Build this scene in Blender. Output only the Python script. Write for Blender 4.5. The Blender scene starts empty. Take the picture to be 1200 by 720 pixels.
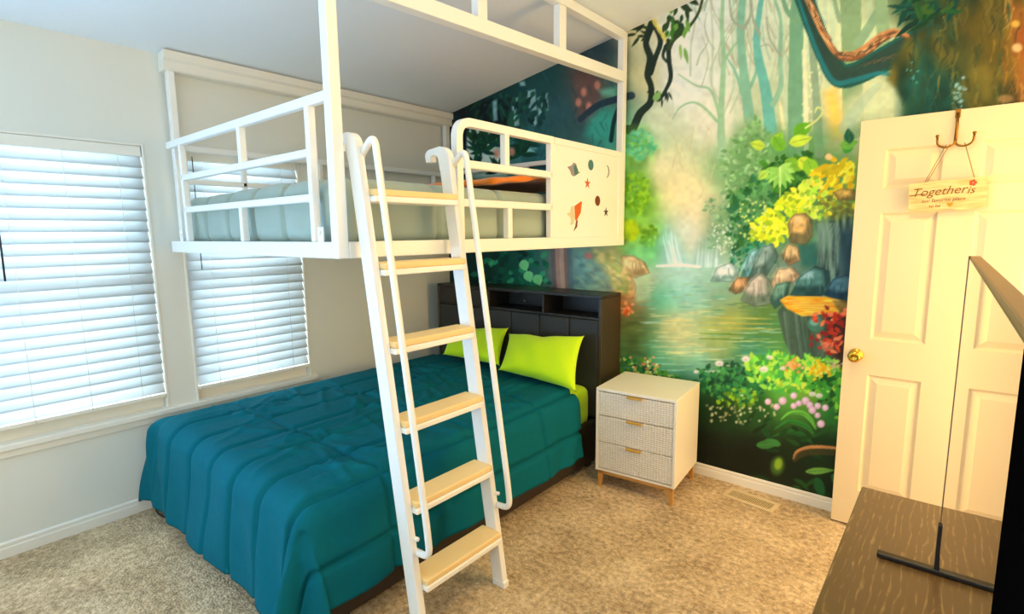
import bpy, bmesh, math, random
import numpy as np
from mathutils import Vector, Matrix

PI = math.pi
sc = bpy.context.scene
COL = sc.collection

# ------------------------------------------------------------------ camera
F = 624.6855
R = np.array([[0.76587532, -0.0806722, 0.6379083],
              [0.64291042, 0.11159954, -0.7577676],
              [-0.0100595, 0.99047339, 0.13733633]])
CAMPOS = np.array([0.0, 0.0, 1.5])
cam_data = bpy.data.cameras.new('camera')
cam = bpy.data.objects.new('camera', cam_data)
COL.objects.link(cam)
cam_data.sensor_fit = 'HORIZONTAL'
cam_data.sensor_width = 36.0
cam_data.lens = F / 1200.0 * 36.0
cam_data.clip_start = 0.01
M4 = Matrix.Identity(4)
for i in range(3):
    for j in range(3):
        M4[i][j] = R[i, j]
    M4[i][3] = CAMPOS[i]
cam.matrix_world = M4
sc.camera = cam

# room measures (metres)
WX = -3.36      # window wall
MY = 3.163      # mural wall
RX = 0.43       # right wall
BY = -1.25      # wall behind the photographer
SLOPE = 0.163
def ceil_z(x): return 2.466 + SLOPE * (x - WX)

# ------------------------------------------------------------------ helpers
def lin(c):
    return tuple(((v / 255.0) / 12.92 if v / 255.0 <= 0.04045 else ((v / 255.0 + 0.055) / 1.055) ** 2.4) for v in c)

class MB:
    """collects shapes into one mesh"""
    def __init__(self):
        self.v = []; self.f = []; self.smooth = []
    def add(self, verts, faces, smooth=False):
        n = len(self.v)
        self.v += [tuple(p) for p in verts]
        self.f += [tuple(i + n for i in f) for f in faces]
        self.smooth += [smooth] * len(faces)
        return self
    def box(self, x0, x1, y0, y1, z0, z1, bev=0.0, mat=None, seg=2):
        bm = bmesh.new()
        bmesh.ops.create_cube(bm, size=1.0)
        for v in bm.verts:
            v.co = Vector((x0 + (v.co.x + .5) * (x1 - x0), y0 + (v.co.y + .5) * (y1 - y0), z0 + (v.co.z + .5) * (z1 - z0)))
        if bev > 0:
            bev = min(bev, .49 * min(abs(x1 - x0), abs(y1 - y0), abs(z1 - z0)))
            bmesh.ops.bevel(bm, geom=list(bm.edges), offset=bev, segments=seg, affect='EDGES', profile=.5)
        if mat is not None:
            bm.transform(mat)
        bm.verts.index_update()
        self.add([v.co[:] for v in bm.verts], [[v.index for v in f.verts] for f in bm.faces], False)
        bm.free()
        return self
    def beam(self, a, b, w, h, up=(0, 0, 1), bev=0.003):
        """box between two points, w across, h along up"""
        a = Vector(a); b = Vector(b)
        d = (b - a); L = d.length; d.normalize()
        u = Vector(up); s = d.cross(u)
        if s.length < 1e-6:
            s = d.cross(Vector((1, 0, 0)))
        s.normalize(); u = s.cross(d).normalized()
        m = Matrix((( d.x, s.x, u.x, a.x), (d.y, s.y, u.y, a.y), (d.z, s.z, u.z, a.z), (0, 0, 0, 1)))
        return self.box(0, L, -w / 2, w / 2, -h / 2, h / 2, bev, m)
    def tube(self, pts, r, n=12, closed=False):
        P = [Vector(p) for p in pts]
        rs = r if isinstance(r, (list, tuple)) else [r] * len(P)
        verts = []; faces = []
        T = []
        for i in range(len(P)):
            if closed:
                t = P[(i + 1) % len(P)] - P[i - 1]
            elif i == 0: t = P[1] - P[0]
            elif i == len(P) - 1: t = P[-1] - P[-2]
            else: t = (P[i + 1] - P[i]).normalized() + (P[i] - P[i - 1]).normalized()
            T.append(t.normalized())
        nrm = T[0].orthogonal().normalized()
        for i in range(len(P)):
            nrm = (nrm - T[i] * nrm.dot(T[i])).normalized()
            b = T[i].cross(nrm)
            for k in range(n):
                a = 2 * PI * k / n
                verts.append(P[i] + (nrm * math.cos(a) + b * math.sin(a)) * rs[i])
        m = len(P)
        for i in range(m if closed else m - 1):
            j = (i + 1) % m
            for k in range(n):
                k2 = (k + 1) % n
                faces.append((i * n + k, i * n + k2, j * n + k2, j * n + k))
        if not closed:
            faces.append(tuple(range(n - 1, -1, -1)))
            faces.append(tuple((m - 1) * n + k for k in range(n)))
        return self.add(verts, faces, True)
    def lathe(self, prof, center, axis=(0, 0, 1), n=24):
        ax = Vector(axis).normalized(); o = ax.orthogonal().normalized(); b = ax.cross(o)
        c = Vector(center); verts = []; faces = []
        for (r, h) in prof:
            for k in range(n):
                a = 2 * PI * k / n
                verts.append(c + ax * h + (o * math.cos(a) + b * math.sin(a)) * max(r, 1e-5))
        for i in range(len(prof) - 1):
            for k in range(n):
                k2 = (k + 1) % n
                faces.append((i * n + k, i * n + k2, (i + 1) * n + k2, (i + 1) * n + k))
        faces.append(tuple(range(n - 1, -1, -1)))
        faces.append(tuple((len(prof) - 1) * n + k for k in range(n)))
        return self.add(verts, faces, True)
    def prism(self, pts2, t, mat):
        """extruded 2D outline: pts2 in local xy, from z=0 to z=t"""
        n = len(pts2)
        vs = [mat @ Vector((x, y, 0)) for x, y in pts2] + [mat @ Vector((x, y, t)) for x, y in pts2]
        fs = [tuple(range(n - 1, -1, -1)), tuple(range(n, 2 * n))]
        for i in range(n):
            j = (i + 1) % n
            fs.append((i, j, n + j, n + i))
        return self.add(vs, fs)
    def grid(self, rows, smooth=True, flip=False):
        nr = len(rows); nc = len(rows[0])
        vs = [p for r in rows for p in r]
        fs = []
        for i in range(nr - 1):
            for j in range(nc - 1):
                q = (i * nc + j, i * nc + j + 1, (i + 1) * nc + j + 1, (i + 1) * nc + j)
                fs.append(q[::-1] if flip else q)
        return self.add(vs, fs, smooth)
    def build(self, name, mat, parent=None, fix=True, loc=None):
        me = bpy.data.meshes.new(name)
        me.from_pydata(self.v, [], self.f)
        me.polygons.foreach_set('use_smooth', self.smooth)
        if fix:
            bm = bmesh.new(); bm.from_mesh(me)
            bmesh.ops.recalc_face_normals(bm, faces=list(bm.faces))
            bm.to_mesh(me); bm.free()
        me.materials.append(mat)
        me.update()
        o = bpy.data.objects.new(name, me)
        COL.objects.link(o)
        if parent is not None:
            o.parent = parent
            off = Vector((0, 0, 0)); p = parent
            while p is not None:
                off += p.location; p = p.parent
            me.transform(Matrix.Translation(-off))
        return o

def tag(o, label, cat, group=None, kind=None):
    o['label'] = label; o['category'] = cat
    if group: o['group'] = group
    if kind: o['kind'] = kind
    return o
def thing(name, loc, label, cat, group=None, kind=None):
    o = bpy.data.objects.new(name, None)
    o.empty_display_size = .1
    o.location = loc
    COL.objects.link(o)
    return tag(o, label, cat, group, kind)

def arc_path(pts, r, n=6):
    """polyline with rounded corners"""
    P = [Vector(p) for p in pts]; out = [P[0]]
    for i in range(1, len(P) - 1):
        a = (P[i - 1] - P[i]); b = (P[i + 1] - P[i])
        rr = min(r, a.length * .49, b.length * .49)
        p0 = P[i] + a.normalized() * rr; p2 = P[i] + b.normalized() * rr
        for k in range(n + 1):
            t = k / n
            out.append(p0 * (1 - t) ** 2 + P[i] * 2 * t * (1 - t) + p2 * t * t)
    out.append(P[-1])
    return out

# ------------------------------------------------------------------ materials
def nodes_of(m):
    m.use_nodes = True
    return m.node_tree.nodes, m.node_tree.links
def mat(name, rgb, rough=.5, metal=0., noise=.04, nscale=8., bump=0., bscale=60., spec=.5, sheen=0., coat=0., trans=0.):
    m = bpy.data.materials.new(name)
    N, L = nodes_of(m)
    b = N['Principled BSDF']
    c = lin(rgb)
    tc = N.new('ShaderNodeTexCoord')
    nz = N.new('ShaderNodeTexNoise'); nz.inputs['Scale'].default_value = nscale; nz.inputs['Detail'].default_value = 3
    L.new(tc.outputs['Object'], nz.inputs['Vector'])
    mx = N.new('ShaderNodeMix'); mx.data_type = 'RGBA'
    mx.inputs['A'].default_value = (*[v * (1 - noise) for v in c], 1)
    mx.inputs['B'].default_value = (*[min(1, v * (1 + noise)) for v in c], 1)
    L.new(nz.outputs['Fac'], mx.inputs['Factor'])
    L.new(mx.outputs['Result'], b.inputs['Base Color'])
    b.inputs['Roughness'].default_value = rough
    b.inputs['Metallic'].default_value = metal
    b.inputs['Specular IOR Level'].default_value = spec
    if sheen: b.inputs['Sheen Weight'].default_value = sheen
    if coat:
        b.inputs['Coat Weight'].default_value = coat; b.inputs['Coat Roughness'].default_value = .1
    if bump:
        bn = N.new('ShaderNodeTexNoise'); bn.inputs['Scale'].default_value = bscale; bn.inputs['Detail'].default_value = 4
        L.new(tc.outputs['Object'], bn.inputs['Vector'])
        bp = N.new('ShaderNodeBump'); bp.inputs['Strength'].default_value = bump; bp.inputs['Distance'].default_value = .01
        L.new(bn.outputs['Fac'], bp.inputs['Height'])
        L.new(bp.outputs['Normal'], b.inputs['Normal'])
    return m

MAT = {}
MAT['wall'] = mat('wall_paint', (228, 228, 220), .85, noise=.02, nscale=3, bump=.05, bscale=120)
MAT['ceiling'] = mat('ceiling_paint', (236, 244, 252), .9, noise=.02, nscale=3, bump=.08, bscale=150)
MAT['trim'] = mat('trim_paint', (240, 236, 226), .45, noise=.01)
MAT['white_metal'] = mat('white_powder_coat', (246, 245, 242), .35, noise=.012)
MAT['sash'] = mat('vinyl_sash', (232, 226, 212), .4, noise=.01)
MAT['door'] = mat('door_paint', (230, 210, 168), .4, noise=.01)
MAT['brass'] = mat('brass', (214, 168, 62), .22, metal=1., noise=.05)
MAT['hook_brass'] = mat('antique_brass', (150, 105, 40), .35, metal=1., noise=.08)
MAT['gold'] = mat('gold_handle', (236, 190, 90), .4, metal=.7, noise=.05)
MAT['leg_wood'] = mat('honey_leg', (205, 150, 78), .4, noise=.1, nscale=14)
MAT['black_board'] = mat('black_brown_laminate', (40, 36, 34), .42, noise=.15, nscale=20)
MAT['headboard_side'] = mat('dark_brown_laminate', (62, 50, 36), .45, noise=.15, nscale=20)
MAT['uphol'] = mat('charcoal_faux_leather', (46, 45, 44), .5, noise=.1, nscale=20, bump=.1, bscale=200)
MAT['led'] = mat('white_switch', (235, 235, 235), .4)
MAT['lime'] = mat('lime_cotton', (210, 250, 0), .9, noise=.04, nscale=6, bump=.12, bscale=14, sheen=.2)
MAT['quilt'] = mat('grey_teal_quilt', (158, 174, 164), .85, noise=.05, nscale=9, bump=.15, bscale=25, sheen=.2)
MAT['orange'] = mat('orange_fleece', (240, 132, 22), .9, noise=.08, nscale=9, bump=.2, bscale=40, sheen=.3)
MAT['tread'] = mat('pine_tread', (242, 212, 152), .5, noise=.06, nscale=5)
MAT['cord'] = mat('black_cord', (28, 26, 26), .5)
MAT['string'] = mat('jute_string', (150, 120, 70), .9)
MAT['tv_frame'] = mat('black_tv_plastic', (112, 82, 50), .35, noise=.08)
MAT['tv_foot'] = mat('black_foot', (20, 15, 10), .4)
MAT['matte_black'] = mat('matte_black_plastic', (6, 5, 5), 1.0, noise=.1, spec=0.)
MAT['vent'] = mat('cream_register', (222, 200, 160), .45, noise=.03)
MAT['dark_slot'] = mat('duct_shadow', (40, 32, 24), .9)
MAT['cabinet'] = mat('cream_lacquer', (242, 236, 222), .4, noise=.015)
MAT['mattress'] = MAT['lime']
MAT['bed_rail'] = mat('bed_rail_fabric', (50, 38, 28), .75, noise=.1, nscale=18)

# comforter
MAT['teal'] = mat('teal_comforter', (2, 98, 114), .85, noise=.06, nscale=7, bump=.35, bscale=26, spec=.12)

# screen: near-mirror black glass
m = bpy.data.materials.new('screen_glass'); N, L = nodes_of(m); b = N['Principled BSDF']
b.inputs['Base Color'].default_value = (.004, .004, .005, 1); b.inputs['Roughness'].default_value = .015
b.inputs['IOR'].default_value = 1.6; b.inputs['Coat Weight'].default_value = 1.0; b.inputs['Coat Roughness'].default_value = .01
MAT['screen'] = m

# carpet
def carpet():
    m = bpy.data.materials.new('beige_carpet'); N, L = nodes_of(m); b = N['Principled BSDF']
    tc = N.new('ShaderNodeTexCoord')
    n1 = N.new('ShaderNodeTexNoise'); n1.inputs['Scale'].default_value = 36; n1.inputs['Detail'].default_value = 6; n1.inputs['Roughness'].default_value = .75
    n2 = N.new('ShaderNodeTexNoise'); n2.inputs['Scale'].default_value = 4.2; n2.inputs['Detail'].default_value = 3
    n3 = N.new('ShaderNodeTexVoronoi'); n3.inputs['Scale'].default_value = 95
    for n in (n1, n2, n3): L.new(tc.outputs['Object'], n.inputs['Vector'])
    r = N.new('ShaderNodeValToRGB')
    r.color_ramp.elements[0].position = .32; r.color_ramp.elements[0].color = (*lin((142, 116, 80)), 1)
    r.color_ramp.elements[1].position = .66; r.color_ramp.elements[1].color = (*lin((240, 216, 176)), 1)
    e = r.color_ramp.elements.new(.5); e.color = (*lin((204, 176, 134)), 1)
    ad = N.new('ShaderNodeMath'); ad.operation = 'MULTIPLY_ADD'; ad.inputs[1].default_value = .35; ad.inputs[2].default_value = -.175
    L.new(n2.outputs['Fac'], ad.inputs[0])
    a2 = N.new('ShaderNodeMath'); a2.operation = 'ADD'
    L.new(n1.outputs['Fac'], a2.inputs[0]); L.new(ad.outputs[0], a2.inputs[1])
    L.new(a2.outputs[0], r.inputs['Fac']); L.new(r.outputs['Color'], b.inputs['Base Color'])
    b.inputs['Roughness'].default_value = .95; b.inputs['Specular IOR Level'].default_value = .1
    b.inputs['Sheen Weight'].default_value = .2
    bp = N.new('ShaderNodeBump'); bp.inputs['Strength'].default_value = .7; bp.inputs['Distance'].default_value = .012
    a3 = N.new('ShaderNodeMath'); a3.operation = 'SUBTRACT'
    L.new(n1.outputs['Fac'], a3.inputs[0]); L.new(n3.outputs['Distance'], a3.inputs[1])
    L.new(a3.outputs[0], bp.inputs['Height']); L.new(bp.outputs['Normal'], b.inputs['Normal'])
    return m
MAT['carpet'] = carpet()

# blinds slats: translucent white
m = bpy.data.materials.new('blind_slat'); N, L = nodes_of(m); b = N['Principled BSDF']
b.inputs['Base Color'].default_value = (*lin((238, 240, 240)), 1); b.inputs['Roughness'].default_value = .45
tr = N.new('ShaderNodeBsdfTranslucent'); tr.inputs['Color'].default_value = (*lin((206, 218, 224)), 1)
mx = N.new('ShaderNodeMixShader'); mx.inputs['Fac'].default_value = .45
L.new(b.outputs[0], mx.inputs[1]); L.new(tr.outputs[0], mx.inputs[2]); L.new(mx.outputs[0], N['Material Output'].inputs['Surface'])
MAT['slat'] = m

# window glass
m = bpy.data.materials.new('window_glass'); N, L = nodes_of(m)
for n in list(N):
    if n.type == 'BSDF_PRINCIPLED': N.remove(n)
g = N.new('ShaderNodeBsdfTransparent'); gl = N.new('ShaderNodeBsdfGlossy'); gl.inputs['Roughness'].default_value = .02
mx = N.new('ShaderNodeMixShader'); mx.inputs['Fac'].default_value = .08
L.new(g.outputs[0], mx.inputs[1]); L.new(gl.outputs[0], mx.inputs[2]); L.new(mx.outputs[0], N['Material Output'].inputs['Surface'])
MAT['glass'] = m

# dresser wood: espresso with brushed pale grain
def dresser_mat():
    m = bpy.data.materials.new('espresso_oak'); N, L = nodes_of(m); b = N['Principled BSDF']
    tc = N.new('ShaderNodeTexCoord'); mp = N.new('ShaderNodeMapping')
    mp.inputs['Scale'].default_value = (9, 1.6, 9)
    L.new(tc.outputs['Object'], mp.inputs['Vector'])
    w = N.new('ShaderNodeTexNoise'); w.inputs['Scale'].default_value = 5.5; w.inputs['Detail'].default_value = 6
    w.inputs['Distortion'].default_value = 2.0
    L.new(mp.outputs[0], w.inputs['Vector'])
    wv = N.new('ShaderNodeTexWave'); wv.inputs['Scale'].default_value = 2.2; wv.inputs['Distortion'].default_value = 9
    wv.inputs['Detail'].default_value = 3; wv.inputs['Detail Scale'].default_value = 1.2
    L.new(mp.outputs[0], wv.inputs['Vector'])
    mu = N.new('ShaderNodeMath'); mu.operation = 'MULTIPLY'
    L.new(w.outputs['Fac'], mu.inputs[0]); L.new(wv.outputs['Fac'], mu.inputs[1])
    r = N.new('ShaderNodeValToRGB')
    r.color_ramp.elements[0].position = .40; r.color_ramp.elements[0].color = (*lin((100, 76, 44)), 1)
    r.color_ramp.elements[1].position = .74; r.color_ramp.elements[1].color = (*lin((158, 130, 84)), 1)
    L.new(mu.outputs[0], r.inputs['Fac']); L.new(r.outputs['Color'], b.inputs['Base Color'])
    b.inputs['Roughness'].default_value = .32; b.inputs['Specular IOR Level'].default_value = .6
    return m
MAT['dresser'] = dresser_mat()

# woven drawer fronts
def woven():
    m = bpy.data.materials.new('woven_front'); N, L = nodes_of(m); b = N['Principled BSDF']
    tc = N.new('ShaderNodeTexCoord'); mp = N.new('ShaderNodeMapping'); mp.inputs['Scale'].default_value = (1, 0, 1.35)
    L.new(tc.outputs['Object'], mp.inputs['Vector'])
    v = N.new('ShaderNodeTexVoronoi'); v.inputs['Scale'].default_value = 62; v.inputs['Randomness'].default_value = .12
    v.distance = 'MANHATTAN'
    L.new(mp.outputs[0], v.inputs['Vector'])
    r = N.new('ShaderNodeValToRGB')
    r.color_ramp.elements[0].position = .15; r.color_ramp.elements[0].color = (*lin((248, 244, 236)), 1)
    r.color_ramp.elements[1].position = .8; r.color_ramp.elements[1].color = (*lin((226, 218, 204)), 1)
    L.new(v.outputs['Distance'], r.inputs['Fac']); L.new(r.outputs['Color'], b.inputs['Base Color'])
    bp = N.new('ShaderNodeBump'); bp.inputs['Strength'].default_value = .8; bp.inputs['Distance'].default_value = .006; bp.invert = True
    L.new(v.outputs['Distance'], bp.inputs['Height']); L.new(bp.outputs['Normal'], b.inputs['Normal'])
    b.inputs['Roughness'].default_value = .5
    return m
MAT['woven'] = woven()

# sign wood
def sign_wood():
    m = bpy.data.materials.new('pale_plank'); N, L = nodes_of(m); b = N['Principled BSDF']
    tc = N.new('ShaderNodeTexCoord'); mp = N.new('ShaderNodeMapping'); mp.inputs['Scale'].default_value = (4, 4, 26)
    L.new(tc.outputs['Object'], mp.inputs['Vector'])
    w = N.new('ShaderNodeTexNoise'); w.inputs['Scale'].default_value = 3; w.inputs['Detail'].default_value = 5
    L.new(mp.outputs[0], w.inputs['Vector'])
    r = N.new('ShaderNodeValToRGB')
    r.color_ramp.elements[0].position = .3; r.color_ramp.elements[0].color = (*lin((214, 170, 104)), 1)
    r.color_ramp.elements[1].position = .7; r.color_ramp.elements[1].color = (*lin((244, 212, 152)), 1)
    L.new(w.outputs['Fac'], r.inputs['Fac']); L.new(r.outputs['Color'], b.inputs['Base Color'])
    b.inputs['Roughness'].default_value = .7
    return m
MAT['sign'] = sign_wood()

#MURAL_BEGIN
MURAL_GAIN = (1.14, 1.30, 1.66)
# ------------------------------------------------------------------ mural wall
# The painting is laid down as brush work (washes, trunks, leaves, stones, flowers) on a
# paint sheet, then carried to the wall as a colour attribute on a fine wall grid.
class Sheet:
    def __init__(self, x0, y0, x1, y1, s):
        self.x0, self.y0, self.s = x0, y0, s
        self.w = int((x1 - x0) * s); self.h = int((y1 - y0) * s)
        self.im = np.zeros((self.h, self.w, 3), np.float32)
        self.rng = np.random.default_rng(7)
    def sub(self, ax, ay, bx, by):
        i0 = max(0, int((ax - self.x0) * self.s) - 1); i1 = min(self.w, int((bx - self.x0) * self.s) + 2)
        j0 = max(0, int((ay - self.y0) * self.s) - 1); j1 = min(self.h, int((by - self.y0) * self.s) + 2)
        if i1 <= i0 or j1 <= j0: return None
        X = self.x0 + (np.arange(i0, i1) + .5) / self.s; Y = self.y0 + (np.arange(j0, j1) + .5) / self.s
        return slice(j0, j1), slice(i0, i1), *np.meshgrid(X, Y)
    def put(self, sj, si, m, c, a=1.):
        m = (np.clip(m, 0, 1) * a)[..., None]
        c = np.asarray(c, np.float32)
        self.im[sj, si] = self.im[sj, si] * (1 - m) + c * m
    def wash(self, pts, sig=28):
        """scattered colour spots blended into one wash"""
        r = self.sub(self.x0, self.y0, self.x0 + self.w / self.s, self.y0 + self.h / self.s)
        sj, si, X, Y = r
        st = 4
        Xs = X[::st, ::st]; Ys = Y[::st, ::st]
        num = np.zeros(Xs.shape + (3,), np.float32); den = np.zeros(Xs.shape, np.float32)
        for x, y, c in pts:
            w = 1.0 / (1.0 + ((Xs - x) ** 2 + (Ys - y) ** 2) / sig ** 2) ** 2.6
            num += w[..., None] * np.array(c, np.float32); den += w
        lo = num / den[..., None]
        # bilinear upsample
        jj = np.clip((np.arange(self.h)) / st, 0, lo.shape[0] - 1.001); ii = np.clip(np.arange(self.w) / st, 0, lo.shape[1] - 1.001)
        j0 = jj.astype(int); i0 = ii.astype(int); fj = (jj - j0)[:, None, None]; fi = (ii - i0)[None, :, None]
        self.im[:] = (lo[j0][:, i0] * (1 - fj) * (1 - fi) + lo[j0 + 1][:, i0] * fj * (1 - fi) + lo[j0][:, i0 + 1] * (1 - fj) * fi + lo[j0 + 1][:, i0 + 1] * fj * fi)
    def noise(self, shape_w, shape_h, cell, seed):
        rg = np.random.default_rng(seed)
        gw = int(shape_w / cell[0]) + 3; gh = int(shape_h / cell[1]) + 3
        g = rg.random((gh, gw)).astype(np.float32)
        jj = np.arange(shape_h) / cell[1]; ii = np.arange(shape_w) / cell[0]
        j0 = jj.astype(int); i0 = ii.astype(int)
        fj = jj - j0; fi = ii - i0
        fj = (fj * fj * (3 - 2 * fj))[:, None]; fi = (fi * fi * (3 - 2 * fi))[None, :]
        return g[j0][:, i0] * (1 - fj) * (1 - fi) + g[j0 + 1][:, i0] * fj * (1 - fi) + g[j0][:, i0 + 1] * (1 - fj) * fi + g[j0 + 1][:, i0 + 1] * fj * fi
    def ell(self, cx, cy, rx, ry, c, ang=0., a=1., soft=.15):
        R_ = max(rx, ry) * 1.3 + 1
        r = self.sub(cx - R_, cy - R_, cx + R_, cy + R_)
        if r is None: return
        sj, si, X, Y = r
        ca, sa = math.cos(ang), math.sin(ang)
        u = ((X - cx) * ca + (Y - cy) * sa) / rx; v = (-(X - cx) * sa + (Y - cy) * ca) / ry
        d = np.sqrt(u * u + v * v)
        sf = max(soft, .8 / self.s / min(rx, ry))
        self.put(sj, si, (1 + sf / 2 - d) / sf, c, a)
    def leaf(self, x, y, L, w, ang, c, a=1., vein=None):
        """pointed leaf from (x,y) along ang"""
        r = self.sub(x - L, y - L, x + L, y + L)
        if r is None: return
        sj, si, X, Y = r
        ca, sa = math.cos(ang), math.sin(ang)
        u = ((X - x) * ca + (Y - y) * sa) / L; v = -(X - x) * sa + (Y - y) * ca
        uu = np.clip(u, 0, 1)
        hw = w * np.sin(PI * uu ** .75) ** .9
        m = np.where((u > 0) & (u < 1), (hw - np.abs(v)) * self.s + .5, 0)
        self.put(sj, si, m, c, a)
        if vein is not None:
            m = np.where((u > .08) & (u < .92), (.35 - np.abs(v)) * self.s + .5, 0)
            self.put(sj, si, m, vein, a * .7)
    def stroke(self, pts, w, c, a=1., smooth=True):
        P = np.array(pts, float); n = len(P)
        W = np.interp(np.linspace(0, 1, n), np.linspace(0, 1, len(w)), w) if not np.isscalar(w) else np.full(n, w)
        if smooth and n > 2:
            Q = []; QW = []
            for i in range(n - 1):
                p0, p1, p2, p3 = P[max(i - 1, 0)], P[i], P[i + 1], P[min(i + 2, n - 1)]
                for t in np.linspace(0, 1, 7)[:-1]:
                    Q.append(.5 * (2 * p1 + (p2 - p0) * t + (2 * p0 - 5 * p1 + 4 * p2 - p3) * t ** 2 + (3 * p1 - p0 - 3 * p2 + p3) * t ** 3))
                    QW.append(W[i] * (1 - t) + W[i + 1] * t)
            Q.append(P[-1]); QW.append(W[-1]); P = np.array(Q); W = np.array(QW)
        mw = W.max() + 1.5
        r = self.sub(P[:, 0].min() - mw, P[:, 1].min() - mw, P[:, 0].max() + mw, P[:, 1].max() + mw)
        if r is None: return
        sj, si, X, Y = r
        D = np.full(X.shape, -9., np.float32)
        for i in range(len(P) - 1):
            a_, b_ = P[i], P[i + 1]; d = b_ - a_; l2 = d @ d + 1e-9
            t = np.clip(((X - a_[0]) * d[0] + (Y - a_[1]) * d[1]) / l2, 0, 1)
            dist = np.hypot(X - a_[0] - t * d[0], Y - a_[1] - t * d[1])
            D = np.maximum(D, (W[i] + (W[i + 1] - W[i]) * t) / 2 - dist)
        self.put(sj, si, D * self.s + .5, c, a)
    def poly(self, pts, c, a=1., soft=0., tex=0., cell=(5, 5), seed=1, c2=None):
        P = np.array(pts, float); pad = soft * 2 + 1
        r = self.sub(P[:, 0].min() - pad, P[:, 1].min() - pad, P[:, 0].max() + pad, P[:, 1].max() + pad)
        if r is None: return
        sj, si, X, Y = r
        ins = np.zeros(X.shape, bool); n = len(P)
        D = np.full(X.shape, 1e9, np.float32)
        for i in range(n):
            x1, y1 = P[i]; x2, y2 = P[(i + 1) % n]
            if y1 != y2:
                ins ^= ((y1 > Y) != (y2 > Y)) & (X < (x2 - x1) * (Y - y1) / (y2 - y1) + x1)
            d = np.array([x2 - x1, y2 - y1]); l2 = d @ d + 1e-9
            t = np.clip(((X - x1) * d[0] + (Y - y1) * d[1]) / l2, 0, 1)
            D = np.minimum(D, np.hypot(X - x1 - t * d[0], Y - y1 - t * d[1]))
        sd = np.where(ins, D, -D)
        m = sd / max(soft, .6 / self.s) * .5 + .5
        col = np.array(c, np.float32)
        if tex or c2 is not None:
            nz = self.noise(X.shape[1], X.shape[0], (cell[0] * self.s, cell[1] * self.s), seed)
            if c2 is not None:
                q = np.clip((nz - .5) * 1.8 + .5, 0, 1)[..., None]
                col = col * (1 - q) + np.array(c2, np.float32) * q
            if tex: col = col * (1 + tex * (nz[..., None] * 2 - 1))
        self.put(sj, si, m, col, a)
    def leaves(self, pts, n, L, wr, cols, seed, ang=None, spread=PI, a=1., order=True):
        """many small leaves inside an outline"""
        rg = np.random.default_rng(seed)
        P = np.array(pts, float); x0, y0 = P.min(0); x1, y1 = P.max(0); k = len(P); out = []
        while len(out) < n:
            x = rg.uniform(x0, x1); y = rg.uniform(y0, y1); ins = False
            for i in range(k):
                ax, ay = P[i]; bx, by = P[(i + 1) % k]
                if (ay > y) != (by > y) and x < (bx - ax) * (y - ay) / (by - ay) + ax: ins = not ins
            if ins: out.append((x, y))
        for x, y in out:
            th = rg.uniform(0, 2 * PI) if ang is None else ang + rg.uniform(-spread, spread)
            l = rg.uniform(*L); c = np.array(cols[rg.integers(len(cols))]) * rg.uniform(.88, 1.12)
            self.leaf(x, y, l, l * wr, th, c, a)

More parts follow.
